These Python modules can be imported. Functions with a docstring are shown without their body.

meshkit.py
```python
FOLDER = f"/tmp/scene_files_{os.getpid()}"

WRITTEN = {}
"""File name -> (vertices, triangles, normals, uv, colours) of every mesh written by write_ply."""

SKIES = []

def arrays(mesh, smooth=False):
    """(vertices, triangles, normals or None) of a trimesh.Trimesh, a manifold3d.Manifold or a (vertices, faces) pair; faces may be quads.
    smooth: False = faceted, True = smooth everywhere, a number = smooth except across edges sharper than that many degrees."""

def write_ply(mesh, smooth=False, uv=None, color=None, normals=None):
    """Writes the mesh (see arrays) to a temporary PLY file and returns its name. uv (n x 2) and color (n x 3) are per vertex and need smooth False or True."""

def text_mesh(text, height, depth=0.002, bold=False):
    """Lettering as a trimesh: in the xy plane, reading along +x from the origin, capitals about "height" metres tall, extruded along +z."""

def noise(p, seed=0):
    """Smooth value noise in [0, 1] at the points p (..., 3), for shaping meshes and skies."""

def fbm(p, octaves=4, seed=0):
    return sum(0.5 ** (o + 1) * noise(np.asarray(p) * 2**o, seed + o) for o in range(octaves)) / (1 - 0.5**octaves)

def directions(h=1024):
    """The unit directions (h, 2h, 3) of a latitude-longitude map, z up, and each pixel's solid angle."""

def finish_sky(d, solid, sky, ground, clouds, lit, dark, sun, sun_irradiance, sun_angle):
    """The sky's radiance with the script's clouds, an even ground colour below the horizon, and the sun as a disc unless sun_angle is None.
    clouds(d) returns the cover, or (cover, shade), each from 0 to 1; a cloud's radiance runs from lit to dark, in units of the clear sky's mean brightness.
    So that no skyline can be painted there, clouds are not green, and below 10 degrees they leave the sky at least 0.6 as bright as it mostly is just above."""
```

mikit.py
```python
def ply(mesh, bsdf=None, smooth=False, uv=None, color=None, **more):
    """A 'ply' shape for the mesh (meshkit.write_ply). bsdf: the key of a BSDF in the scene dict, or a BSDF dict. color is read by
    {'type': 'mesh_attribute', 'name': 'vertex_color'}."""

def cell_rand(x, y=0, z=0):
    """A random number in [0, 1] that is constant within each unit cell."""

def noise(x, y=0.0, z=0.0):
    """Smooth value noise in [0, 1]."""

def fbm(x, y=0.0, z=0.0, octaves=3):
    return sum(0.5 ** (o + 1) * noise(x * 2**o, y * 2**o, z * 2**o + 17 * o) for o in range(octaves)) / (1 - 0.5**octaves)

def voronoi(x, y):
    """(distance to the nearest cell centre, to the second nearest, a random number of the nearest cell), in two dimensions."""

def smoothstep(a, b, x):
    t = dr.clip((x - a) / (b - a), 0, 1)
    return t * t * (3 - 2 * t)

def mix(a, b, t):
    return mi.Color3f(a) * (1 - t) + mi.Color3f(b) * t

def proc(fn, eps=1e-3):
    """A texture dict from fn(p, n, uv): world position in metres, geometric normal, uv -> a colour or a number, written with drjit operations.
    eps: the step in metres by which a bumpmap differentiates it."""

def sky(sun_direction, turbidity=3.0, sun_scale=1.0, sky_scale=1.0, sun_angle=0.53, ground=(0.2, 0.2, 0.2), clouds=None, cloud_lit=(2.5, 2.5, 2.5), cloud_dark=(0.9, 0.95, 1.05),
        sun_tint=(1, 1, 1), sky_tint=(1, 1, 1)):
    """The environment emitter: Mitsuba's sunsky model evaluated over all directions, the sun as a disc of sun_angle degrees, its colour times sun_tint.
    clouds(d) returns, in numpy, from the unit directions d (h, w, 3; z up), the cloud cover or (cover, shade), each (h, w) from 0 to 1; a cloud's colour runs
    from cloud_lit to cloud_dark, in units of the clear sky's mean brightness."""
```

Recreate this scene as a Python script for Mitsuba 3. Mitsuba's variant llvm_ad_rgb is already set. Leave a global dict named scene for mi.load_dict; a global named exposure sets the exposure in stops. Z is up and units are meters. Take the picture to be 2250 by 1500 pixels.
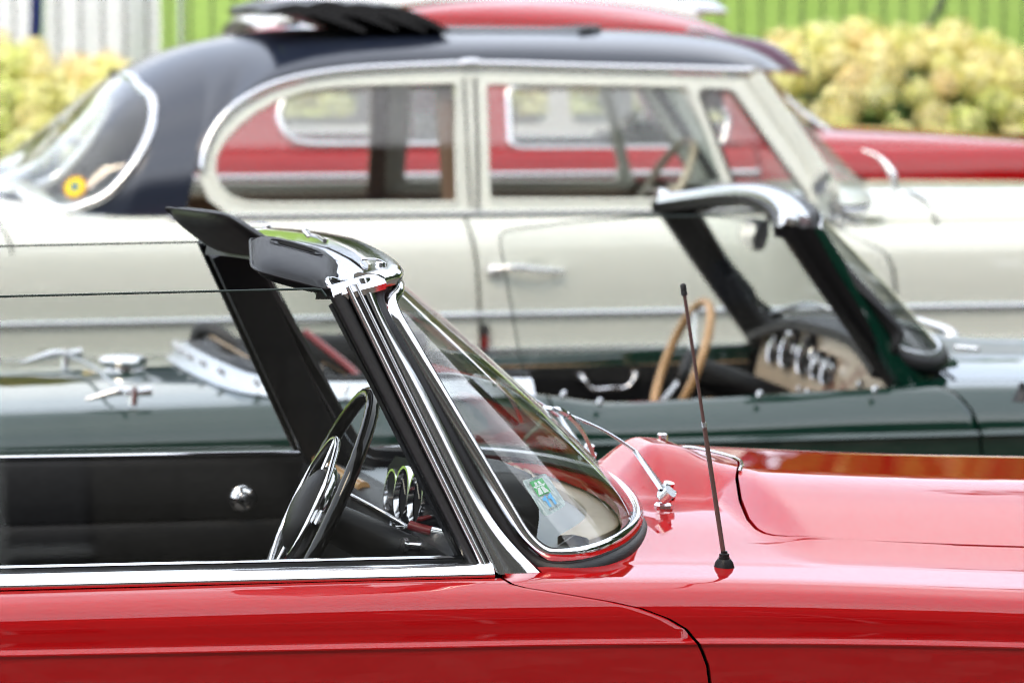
import math
import numpy as np
import trimesh
import shapely
from shapely.geometry import Polygon
import mitsuba as mi
import drjit as dr
import mikit
import meshkit
from scipy.interpolate import CubicSpline, LinearNDInterpolator

# ---------------------------------------------------------------- camera, sky, exposure
T = mi.ScalarTransform4f
scene, labels = {}, {}
A = np.array
CAM, DIR = A((-1.293, -5.603, 1.64)), A((0.22415, 0.97089, -0.08440))
scene['camera'] = {'type': 'thinlens', 'fov': 14.4809, 'fov_axis': 'x', 'aperture_radius': 0.0112, 'focus_distance': 5.95,
                   'near_clip': 0.1, 'far_clip': 2000.0,
                   'to_world': T().look_at(origin=CAM.tolist(), target=(CAM + DIR * 10).tolist(), up=[0, 0, 1])}


def cloud_cover(d):
    # thin bright overcast with a few bluish gaps
    p = d / (0.30 + np.abs(d[..., 2:3]))
    n = meshkit.fbm(p * 1.5 + 11, 5, seed=4)
    cover = np.clip(0.86 + (n - 0.45) * 1.6, 0.55, 1.0)
    shade = np.clip((meshkit.fbm(p * 1.2 + 40, 4, seed=9) - 0.40) * 2.2, 0, 0.5)
    return cover, shade


scene['sky'] = mikit.sky((-0.45, -0.60, 0.85), turbidity=3, sun_scale=0.10, sun_angle=20, clouds=cloud_cover,
                         cloud_lit=(2.45, 2.52, 2.64), cloud_dark=(1.40, 1.50, 1.68))
exposure = 3.4

# ---------------------------------------------------------------- helpers


def nrm(v):
    v = np.asarray(v, float)
    return v / np.maximum(np.linalg.norm(v, axis=-1, keepdims=True), 1e-12)


def key_of(name):
    if name not in scene and name not in labels:
        return name
    k = 1
    while f'{name}_{k:03d}' in scene or f'{name}_{k:03d}' in labels:
        k += 1
    return f'{name}_{k:03d}'


def put(name, mesh, mat, smooth=35, label=None, **more):
    key = key_of(name)
    scene[key] = mikit.ply(mesh, mat, smooth=smooth, **more)
    if label:
        labels[key] = {'label': label}
    return key


def thing(key, label, category, group=None, kind=None):
    labels[key] = {'label': label, 'category': category}
    if group:
        labels[key]['group'] = group
    if kind:
        labels[key]['kind'] = kind
    return key


def tm(m):
    if isinstance(m, trimesh.Trimesh):
        return m
    v, f = np.asarray(m[0], float), np.asarray(m[1], int)
    if f.shape[1] == 4:
        f = np.vstack([f[:, [0, 1, 2]], f[:, [0, 2, 3]]])
    return trimesh.Trimesh(v, f, process=False)


def cat(*ms):
    return trimesh.util.concatenate([tm(m) for m in ms])


def mirror(m, yc):
    m = tm(m)
    v = m.vertices.copy()
    v[:, 1] = 2 * yc - v[:, 1]
    return trimesh.Trimesh(v, m.faces[:, ::-1], process=False)


def mpts(pts, yc):
    p = A(pts, float).copy()
    p[:, 1] = 2 * yc - p[:, 1]
    return p


def both(name, mesh, mat, yc, smooth=35, label=None):
    put(name, mesh, mat, smooth, label)
    put(name, mirror(mesh, yc), mat, smooth)


def grid(P, cu=False, cv=False):
    P = np.asarray(P, float)
    n, m = P.shape[:2]
    i, j = np.meshgrid(np.arange(n if cu else n - 1), np.arange(m if cv else m - 1), indexing='ij')
    i2, j2 = (i + 1) % n, (j + 1) % m
    q = np.stack([i * m + j, i2 * m + j, i2 * m + j2, i * m + j2], -1).reshape(-1, 4)
    return P.reshape(-1, 3), q


def spl(pts, n=40, closed=False):
    p = A(pts, float)
    if closed:
        p = np.vstack([p, p[:1]])
    s = np.r_[0, np.cumsum(np.maximum(np.linalg.norm(np.diff(p, axis=0), axis=1), 1e-6))]
    c = CubicSpline(s, p, bc_type='periodic' if closed else 'natural')
    return c(np.linspace(0, s[-1], n + 1)[:-1] if closed else np.linspace(0, s[-1], n))


def lin(pts, n=40):
    p = A(pts, float)
    s = np.r_[0, np.cumsum(np.linalg.norm(np.diff(p, axis=0), axis=1))]
    t = np.linspace(0, s[-1], n)
    return np.stack([np.interp(t, s, p[:, k]) for k in range(p.shape[1])], -1)


def tangents(p, closed=False):
    if closed:
        return nrm(np.roll(p, -1, 0) - np.roll(p, 1, 0))
    return nrm(np.gradient(p, axis=0))


def sweep(path, prof, up, closed=False, cap=True, pclosed=True):
    """prof (m x 2): (sideways, along up); up: a vector or one per point"""
    p, prof = A(path, float), A(prof, float)
    t = tangents(p, closed)
    up = np.broadcast_to(A(up, float), p.shape)
    nn = nrm(up - t * (up * t).sum(-1, keepdims=True))
    b = np.cross(t, nn)
    P = p[:, None] + prof[None, :, :1] * b[:, None] + prof[None, :, 1:] * nn[:, None]
    v, f = grid(P, closed, pclosed)
    m = tm((v, f))
    if cap and not closed and pclosed:
        k = len(prof)
        c0, c1 = P[0].mean(0), P[-1].mean(0)
        v = np.vstack([m.vertices, c0, c1])
        n0 = len(m.vertices)
        i = np.arange(k)
        f0 = np.stack([np.full(k, n0), i, (i + 1) % k], -1)
        o = (len(p) - 1) * k
        f1 = np.stack([np.full(k, n0 + 1), o + (i + 1) % k, o + i], -1)
        m = trimesh.Trimesh(v, np.vstack([m.faces, f0, f1]), process=False)
    return m


def circ(r, n=12, ry=None):
    a = np.arange(n) * 2 * np.pi / n
    return np.stack([np.cos(a) * r, np.sin(a) * (r if ry is None else ry)], -1)


def tube(path, r, n=12, closed=False):
    p = A(path, float)
    t = tangents(p, closed)
    up = np.array([0.123, 0.31, 0.94]) if abs(t[0, 2]) < 0.85 else np.array([0.3, 0.95, 0.1])
    if np.ndim(r) == 0:
        return sweep(p, circ(r, n), up, closed)
    upv = np.broadcast_to(up, p.shape)
    nn = nrm(upv - t * (upv * t).sum(-1, keepdims=True))
    b = np.cross(t, nn)
    c = circ(1, n)
    R = A(r, float)[:, None, None]
    P = p[:, None] + R * (c[None, :, :1] * b[:, None] + c[None, :, 1:] * nn[:, None])
    v, f = grid(P, closed, True)
    m = tm((v, f))
    if closed:
        return m
    n0 = len(v)
    i = np.arange(n)
    o = (len(p) - 1) * n
    return trimesh.Trimesh(np.vstack([v, p[0], p[-1]]), np.vstack([m.faces, np.stack([np.full(n, n0), i, (i + 1) % n], -1), np.stack([np.full(n, n0 + 1), o + (i + 1) % n, o + i], -1)]), process=False)


def lathe(prof, origin, axis, n=32):
    """prof: (radius, height) pairs turned about axis through origin"""
    prof = A(prof, float)
    z = nrm(axis)
    x = nrm(np.cross(z, [0, 0, 1] if abs(z[2]) < 0.9 else [1, 0, 0]))
    y = np.cross(z, x)
    a = np.arange(n) * 2 * np.pi / n
    P = A(origin) + prof[:, None, 1:] * z + prof[:, None, :1] * (np.cos(a)[None, :, None] * x + np.sin(a)[None, :, None] * y)
    return tm(grid(P, False, True))


def box(lo, hi, r=0.004):
    """box with chamfered edges"""
    import manifold3d
    lo, hi = A(lo, float), A(hi, float)
    r = min(r, 0.3 * (hi - lo).min())
    pts = []
    for k in np.ndindex(2, 2, 2):
        c = np.where(A(k) == 0, lo, hi)
        s = np.where(A(k) == 0, 1, -1)
        for ax in range(3):
            d = s * r
            d[ax] = 0
            pts.append(c + d)
    m = manifold3d.Manifold.hull_points(np.asarray(pts)).to_mesh()
    return trimesh.Trimesh(m.vert_properties[:, :3], m.tri_verts, process=False)


def star(loop, centre, fn=lambda p: p, rings=10):
    """disc of a star-shaped closed loop (any dimension) about a centre, mapped through fn"""
    loop, c = A(loop, float), A(centre, float)
    k = np.linspace(0, 1, rings + 1)[1:]
    P = c + k[:, None, None] * (loop - c)[None]
    pts = np.vstack([P.reshape(-1, loop.shape[1]), c])
    n = len(loop)
    v, q = grid(np.zeros((rings, n, 3)), False, True)
    tri = tm((np.zeros((rings * n, 3)), q)).faces
    i = np.arange(n)
    tri = np.vstack([tri, np.stack([np.full(n, rings * n), i, (i + 1) % n], -1)])
    return trimesh.Trimesh(fn(pts), tri, process=False)


def rrect(u0, v0, u1, v1, r, n=8):
    """rounded rectangle loop; r: one radius or four (u0v0, u1v0, u1v1, u0v1), each a number or (ru, rv)"""
    rs = r if isinstance(r, (list, tuple)) and len(r) == 4 else [r] * 4
    out = []
    for (cu, cv, su, sv, a0), rr in zip(((u0, v0, 1, 1, 180), (u1, v0, -1, 1, 270), (u1, v1, -1, -1, 0), (u0, v1, 1, -1, 90)), rs):
        ru, rv = rr if isinstance(rr, (tuple, list)) else (rr, rr)
        for a in np.radians(a0 + np.linspace(0, 90, n)):
            out.append((cu + su * ru + ru * math.cos(a), cv + sv * rv + rv * math.sin(a)))
    return A(out)


def dense(loop, step):
    """resample a closed polygon so that no edge is longer than step"""
    out = []
    L = A(loop, float)
    for a, b in zip(L, np.roll(L, -1, 0)):
        k = max(1, int(np.ceil(np.linalg.norm(b - a) / step)))
        out += [a + (b - a) * i / k for i in range(k)]
    return A(out)


def slab(poly, thick, fn):
    """polygon in the (x, z) plane, extruded by thick in the panel's own depth and mapped by fn(x, depth, z)"""
    ms = []
    for g in getattr(poly, 'geoms', [poly]):
        m = trimesh.creation.extrude_polygon(g, thick, engine='earcut')
        v = m.vertices
        ms.append(trimesh.Trimesh(fn(v[:, 0], v[:, 2], v[:, 1]), m.faces[:, ::-1], process=False))
    return cat(*ms)


def leaning(y0, z0, k):
    return lambda x, d, z: np.stack([x, y0 + k * (z - z0) + d, z], -1)


def pillow(corners, thick, n=22, round_=0.25, puff=0.6):
    """stuffed cushion on the quad a, b, c, d"""
    a, b, c, d = (A(p, float) for p in corners)
    N = nrm(np.cross(b - a, d - a))
    loop = dense(rrect(-1, -1, 1, 1, round_, 6), 0.12)

    def at(uv):
        u, v = (uv[:, :1] + 1) / 2, (uv[:, 1:] + 1) / 2
        return a * (1 - u) * (1 - v) + b * u * (1 - v) + c * u * v + d * (1 - u) * v

    def h(uv):
        e = np.max(np.abs(uv), axis=1, keepdims=True)
        e = np.maximum(e, ((np.abs(uv[:, :1]) ** 4 + np.abs(uv[:, 1:]) ** 4) ** 0.25))
        return thick / 2 * np.maximum(1 - np.clip(e, 0, 1) ** 3, 0) ** puff

    top = star(loop, (0, 0), lambda q: at(q) + N * h(q), n)
    bot = star(loop, (0, 0), lambda q: at(q) - N * h(q), n)
    bot = trimesh.Trimesh(bot.vertices, bot.faces[:, ::-1], process=False)
    return cat(top, bot), at(loop)


def wheel_parts(base, x, y, side, r=0.31, w=0.17, hub='chrome'):
    """road wheel: tyre and rim with hub cap; side -1 faces the camera side"""
    c = A((x, y, r))
    ax = A((0, side, 0))
    prof = [(r * 0.6, -w * 0.45), (r * 0.86, -w / 2), (r * 0.97, -w * 0.36), (r, -w * 0.2), (r, w * 0.2), (r * 0.97, w * 0.36), (r * 0.86, w / 2), (r * 0.6, w * 0.45)]
    k = key_of(base + '__wheel')
    put(k + '__tyre', lathe(prof, c, ax, 40), 'rubber')
    put(k + '__rim', lathe([(r * 0.62, w * 0.44), (r * 0.58, w * 0.3), (r * 0.45, w * 0.36), (r * 0.4, w * 0.42), (r * 0.3, w * 0.5), (0.001, w * 0.55)], c, ax, 40), hub)
    labels[k] = {}


# ---------------------------------------------------------------- materials


def rgb(*c):
    return {'type': 'rgb', 'value': list(c)}


def paint(name, c, ior=1.5):
    scene[name] = {'type': 'twosided', 'bsdf': {'type': 'plastic', 'diffuse_reflectance': rgb(*c), 'int_ior': ior, 'nonlinear': True}}


def matt(name, c):
    scene[name] = {'type': 'twosided', 'bsdf': {'type': 'diffuse', 'reflectance': rgb(*c) if isinstance(c, tuple) else c}}


def gloss(name, c, a=0.25, ior=1.5):
    scene[name] = {'type': 'twosided', 'bsdf': {'type': 'roughplastic', 'diffuse_reflectance': rgb(*c) if isinstance(c, tuple) else c, 'alpha': a, 'int_ior': ior}}


paint('red_paint', (0.62, 0.011, 0.016), 1.64)
paint('red_paint_far', (0.58, 0.014, 0.018), 1.6)
paint('green_paint', (0.007, 0.078, 0.052), 1.8)
paint('cream_paint', (0.84, 0.85, 0.80), 1.5)
paint('white_paint', (0.80, 0.80, 0.78), 1.5)
paint('black_gloss', (0.008, 0.008, 0.009), 1.5)
scene['chrome'] = {'type': 'twosided', 'bsdf': {'type': 'roughconductor', 'material': 'none', 'specular_reflectance': rgb(0.80, 0.80, 0.81), 'alpha': 0.02}}
scene['satin_chrome'] = {'type': 'twosided', 'bsdf': {'type': 'roughconductor', 'material': 'none', 'specular_reflectance': rgb(0.74, 0.76, 0.78), 'alpha': 0.14}}
scene['mirror_glass'] = {'type': 'twosided', 'bsdf': {'type': 'conductor', 'material': 'none', 'specular_reflectance': rgb(0.85, 0.85, 0.85)}}
scene['glass'] = {'type': 'thindielectric', 'int_ior': 1.5, 'specular_transmittance': rgb(0.93, 0.95, 0.93)}
scene['clear_glass'] = {'type': 'thindielectric', 'int_ior': 1.5, 'specular_transmittance': rgb(0.97, 0.98, 0.97)}
gloss('navy_paint', (0.015, 0.020, 0.035), 0.06, 1.75)
gloss('rubber', (0.012, 0.012, 0.013), 0.3)
scene['vinyl'] = {'type': 'twosided', 'bsdf': {'type': 'principled', 'base_color': rgb(0.007, 0.007, 0.0075), 'roughness': 0.42, 'specular': 0.2}}
gloss('dark_trim', (0.006, 0.006, 0.006), 0.35)
gloss('carpet', (0.010, 0.010, 0.010), 0.5)
gloss('glass_edge', (0.02, 0.035, 0.03), 0.15)


def leather_tone(p, n, uv):
    g = mikit.fbm(p.x * 60, p.y * 60, p.z * 60)
    return mi.Color3f(0.0060, 0.0062, 0.0068) * (0.75 + 0.6 * g)


def leather_grain(p, n, uv):
    return mikit.noise(p.x * 420, p.y * 150, p.z * 420) * 0.6 + mikit.noise(p.x * 900, p.y * 900, p.z * 900) * 0.4


scene['black_leather'] = {'type': 'twosided', 'bsdf': {'type': 'bumpmap', 'scale': 0.0006, 'grain': mikit.proc(leather_grain, 4e-4),
                          'bsdf': {'type': 'principled', 'base_color': mikit.proc(leather_tone), 'roughness': 0.45, 'specular': 0.18}}}


def wood_tone(p, n, uv):
    g = mikit.fbm(p.x * 14, p.y * 90, p.z * 60)
    return mikit.mix((0.34, 0.18, 0.075), (0.54, 0.34, 0.16), g)


def pale_wood_tone(p, n, uv):
    g = mikit.fbm(p.x * 30, p.y * 12, p.z * 60)
    return mikit.mix((0.36, 0.29, 0.20), (0.46, 0.38, 0.27), g)


gloss('wood', mikit.proc(wood_tone), 0.1)
gloss('pale_wood', mikit.proc(pale_wood_tone), 0.3)
gloss('grey_leather', (0.22, 0.25, 0.27), 0.3)
gloss('brown_trim', (0.16, 0.085, 0.04), 0.3)
gloss('tan_trim', (0.36, 0.25, 0.14), 0.35)
gloss('ivory', (0.55, 0.50, 0.38), 0.12)
gloss('red_plastic', (0.20, 0.012, 0.012), 0.1)
gloss('iron', (0.018, 0.020, 0.020), 0.3)
matt('print_black', (0.02, 0.02, 0.02))
matt('print_grey', (0.45, 0.47, 0.47))


# ================================================================ the setting
def cobble_tone(p, n, uv):
    f1, f2, w = mikit.voronoi(p.x * 11, p.y * 11)
    g = mikit.mix((0.085, 0.075, 0.064), (0.15, 0.132, 0.112), w)
    return g * (0.72 + 0.28 * mikit.smoothstep(0.02, 0.14, f2 - f1))


matt('cobbles', mikit.proc(cobble_tone))


def grass_tone(p, n, uv):
    a = mikit.fbm(p.x * 0.9, p.y * 0.9)
    b = mikit.noise(p.x * 14, p.y * 5)
    return mikit.mix((0.19, 0.30, 0.06), (0.27, 0.38, 0.10), 0.65 * a + 0.35 * b)


matt('grass', mikit.proc(grass_tone))
put('ground', grid([[(x, y, 0.0) for y in np.r_[np.linspace(-60, -2, 8), np.linspace(0, 15, 4)]] for x in np.linspace(-80, 80, 12)]), 'cobbles', False)
thing('ground', 'grey cobbled forecourt under the parked cars', 'ground', kind='structure')
LY_ = np.r_[15.0, 15.6, 16.4, 18, 20, 23, 27, 32, 38, 46, 60, 90, 150, 260]
LX_ = np.linspace(-150, 150, 60)
gx, gy = np.meshgrid(LX_, LY_, indexing='ij')
rise = np.clip((gy - 15.0) / 1.4, 0, 1) * 0.35 + np.clip((gy - 17) / 13, 0, 1) ** 1.2 * 2.3 + np.clip((gy - 30) / 230, 0, 1) * 5.0
gz = 0.004 + rise + 0.12 * (meshkit.noise(np.stack([gx * 0.12, gy * 0.12, 0 * gx], -1)) - 0.5) * np.clip((gy - 17) / 6, 0, 1)
put('lawn', grid(np.stack([gx, gy, gz], -1)), 'grass', 60)
thing('lawn', 'bright green lawn rising behind the iron railings', 'lawn', kind='structure')

# ---- hydrangea hedge: bushes with single flower heads
rng = np.random.default_rng(7)
scene['petal'] = {'type': 'twosided', 'bsdf': {'type': 'diffuse', 'reflectance': {'type': 'mesh_attribute', 'name': 'vertex_color'}}}
scene['leaf'] = {'type': 'twosided', 'bsdf': {'type': 'principled', 'base_color': {'type': 'mesh_attribute', 'name': 'vertex_color'}, 'roughness': 0.45, 'specular': 0.4}}


def flower_head(seed, tint):
    """a round head of some 130 four-petalled florets"""
    g = np.random.default_rng(seed)
    n = 130
    i = np.arange(n) + 0.5
    ph, th = np.arccos(1 - 1.7 * i / n), np.pi * (1 + 5 ** 0.5) * i
    d = np.stack([np.sin(ph) * np.cos(th), np.sin(ph) * np.sin(th), np.cos(ph)], -1)
    V, F, Cc = [], [], []
    for k in range(n):
        lump = 0.90 + 0.26 * float(meshkit.noise(d[k] * 2.1 + seed * 3.7, seed))
        c = d[k] * (0.105 * lump * (1 + 0.10 * g.normal())) * A((1, 1, 0.98))
        z = nrm(d[k] + 0.25 * g.normal(size=3))
        x = nrm(np.cross(z, g.normal(size=3)))
        y = np.cross(z, x)
        s = 0.017 * (0.8 + 0.4 * g.random())
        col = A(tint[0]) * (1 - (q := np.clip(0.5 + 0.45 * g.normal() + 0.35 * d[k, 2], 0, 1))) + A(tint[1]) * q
        for a in range(4):
            u, w = (x, y, -x, -y)[a], (y, -x, -y, x)[a]
            b = len(V)
            V += [c, c + s * (0.55 * u + 0.5 * w) + 0.003 * z, c + s * 1.15 * u + 0.004 * z, c + s * (0.55 * u - 0.5 * w) + 0.003 * z]
            F += [(b, b + 1, b + 2), (b, b + 2, b + 3)]
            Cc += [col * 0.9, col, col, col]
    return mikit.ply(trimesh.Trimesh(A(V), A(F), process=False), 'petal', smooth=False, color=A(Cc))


TINTS = [((0.74, 0.74, 0.20), (0.92, 0.88, 0.42)), ((0.62, 0.72, 0.16), (0.88, 0.88, 0.38)), ((0.84, 0.72, 0.24), (0.94, 0.86, 0.46)), ((0.90, 0.64, 0.26), (0.94, 0.80, 0.44)), ((0.80, 0.78, 0.26), (0.94, 0.92, 0.52)), ((0.82, 0.75, 0.22), (0.93, 0.88, 0.44))]
HEADS = [flower_head(40 + k, t) for k, t in enumerate(TINTS)]
stem_m = tube(spl([(0, 0, 0.02), (0.01, 0.02, -0.15), (0.0, 0.05, -0.4)], 6), 0.004, 5)
scene['stem'] = {'type': 'diffuse', 'reflectance': rgb(0.10, 0.16, 0.04)}


def leaves(n, place, size, seed, c0, c1):
    g = np.random.default_rng(seed)
    V, F, Cc = [], [], []
    for k in range(n):
        c, d = place(g)
        z = nrm(A(d) + 0.5 * g.normal(size=3))
        x = nrm(np.cross(z, g.normal(size=3)))
        y = np.cross(z, x)
        s = size * (0.6 + 0.7 * g.random())
        col = A(c0) + (A(c1) - A(c0)) * g.random()
        b = len(V)
        V += [c - x * s * 0.5, c + y * s * 0.3 + z * s * 0.06, c + x * s * 0.6 - z * s * 0.1, c - y * s * 0.3 + z * s * 0.06, c + x * s * 0.05]
        F += [(b, b + 4, b + 1), (b + 1, b + 4, b + 2), (b, b + 3, b + 4), (b + 4, b + 3, b + 2)]
        Cc += [col] * 5
    return trimesh.Trimesh(A(V), A(F), process=False), A(Cc)


GROUND_BED = 0.30
BUSHES = [-0.6, 0.45, 1.55, 2.6, 3.7, 4.75, 5.75, 6.8, 7.85]
WHERE = ['at the left end of the hedge', 'second from the left end of the hedge', 'third from the left, behind the folded sunroof', 'fourth from the left, behind the car roofs', 'fifth from the left, behind the car roofs',
         'directly right of the red saloon windscreen', 'above the red saloon bonnet', 'second from the right end of the hedge', 'at the right end of the hedge']
for bi, bx in enumerate(BUSHES):
    k = key_of('hydrangea_bush')
    thing(k, 'hydrangea bush in bloom, ' + WHERE[bi], 'bush', 'hydrangea bushes along the railings')
    hw, top = 0.62, 1.30 + 0.06 * math.sin(bi * 2.3)

    def shell(g, inner=1.0):
        a, b = g.uniform(-1, 1), g.uniform(-0.15, 1)
        e = b * math.pi / 2
        d = A((a * 0.8, -math.cos(e) if g.random() < 0.75 else math.cos(e), math.sin(e)))
        c = A((bx + a * hw, 15.75 + d[1] * 0.52 * inner, 0.35 + (top - 0.35) * (0.5 + 0.5 * b if b < 0 else 0.45 + 0.55 * math.sin(e)) * inner))
        return c, nrm(d + [0, 0, 0.3])

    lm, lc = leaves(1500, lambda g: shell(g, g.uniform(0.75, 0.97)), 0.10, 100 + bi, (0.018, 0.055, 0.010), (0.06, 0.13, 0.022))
    scene[k + '__foliage'] = mikit.ply(lm, 'leaf', smooth=False, color=lc)
    labels[k + '__foliage'] = {'kind': 'stuff'}
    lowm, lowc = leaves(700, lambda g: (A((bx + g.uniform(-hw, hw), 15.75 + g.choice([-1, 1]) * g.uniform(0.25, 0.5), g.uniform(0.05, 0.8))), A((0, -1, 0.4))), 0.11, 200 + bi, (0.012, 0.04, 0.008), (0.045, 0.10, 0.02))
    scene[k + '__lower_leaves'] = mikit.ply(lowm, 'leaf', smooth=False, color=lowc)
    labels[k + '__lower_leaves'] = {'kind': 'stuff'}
    stems = cat(*[tube(spl([(bx + 0.1 * math.cos(j), 15.75 + 0.1 * math.sin(j), 0.02), (bx + 0.3 * math.cos(j * 1.7), 15.75 + 0.25 * math.sin(j * 1.7), 0.55), (bx + 0.42 * math.cos(j * 1.7), 15.75 + 0.33 * math.sin(j * 1.7), 1.0)], 8), 0.008, 6) for j in range(9)])
    put(k + '__stem', stems, 'stem')
    g = np.random.default_rng(300 + bi)
    got = []
    tries = 0
    while len(got) < 44 and tries < 4000:
        tries += 1
        u, w = g.uniform(-1, 1), g.uniform(0, 1)
        e = (0.02 + 0.98 * w) * math.pi * 0.5
        back = g.random() < 0.12
        c = A((bx + u * hw * 0.98, 15.75 + (math.cos(e) if back else -math.cos(e)) * 0.56, 0.72 + (top - 0.70) * math.sin(e) + g.normal() * 0.035))
        if all(np.linalg.norm(c - q) > 0.128 for q in got):
            got.append(c)
    for j, c in enumerate(got):
        d = nrm(A((g.normal() * 0.25, (c[1] - 15.75) * 0.9, 0.9 + 0.2 * g.normal())))
        ax = nrm(np.cross((0, 0, 1), d))
        ang = math.degrees(math.acos(np.clip(d[2], -1, 1)))
        s = g.uniform(0.72, 1.15)
        hi = c[2] > 1.15
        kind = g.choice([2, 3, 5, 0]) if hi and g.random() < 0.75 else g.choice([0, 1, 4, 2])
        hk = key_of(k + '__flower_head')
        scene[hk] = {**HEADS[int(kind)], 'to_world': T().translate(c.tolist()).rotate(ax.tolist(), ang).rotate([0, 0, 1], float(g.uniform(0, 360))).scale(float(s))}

# ---- iron railings
FK = thing('iron_railings', 'dark iron railings with thin upright bars behind the hydrangea hedge', 'fence')
bar = mikit.ply(tube([(0, 0, 0.15), (0, 0, 1.0), (0, 0, 2.06)], 0.0072, 8), 'iron', smooth=35)
for i in range(96):
    scene[key_of(FK + '__bar')] = {**bar, 'to_world': T().translate([-1.9 + i * 0.1235, 16.9, 0.0])}
for z in (0.42, 1.95):
    put(FK + '__rail', box((-2.0, 16.88, z - 0.016), (10.1, 16.92, z + 0.016), 0.003), 'iron')
for x in (-1.96, 3.4, 9.9):
    put(FK + '__post', box((x - 0.025, 16.87, 0.1), (x + 0.025, 16.93, 2.12), 0.004), 'iron')
put(FK + '__brace', tube([(6.639, 17.1, 1.801), (6.366, 16.95, 1.361), (6.263, 16.93, 1.148)], 0.018, 10), 'iron', label='slanting iron brace leaning against the railings')

# ---- white cloths on a stand behind the railings, far left
matt('white_cloth', (0.88, 0.88, 0.92))
matt('blue_cloth', (0.02, 0.03, 0.22))


def drape(x0, x1, y, z0, z1, folds, amp, ph):
    return grid([[(x + 0.02 * math.sin(z * 4 + x), y + amp * math.sin((x - x0) * folds + ph + 0.4 * math.sin(z * 2)) * (1.25 - 0.3 * z / z1) + amp * 0.4 * math.sin((x - x0) * folds * 2.3 + 1), z) for z in np.linspace(z0, z1, 14)] for x in np.linspace(x0, x1, 90)])


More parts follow.
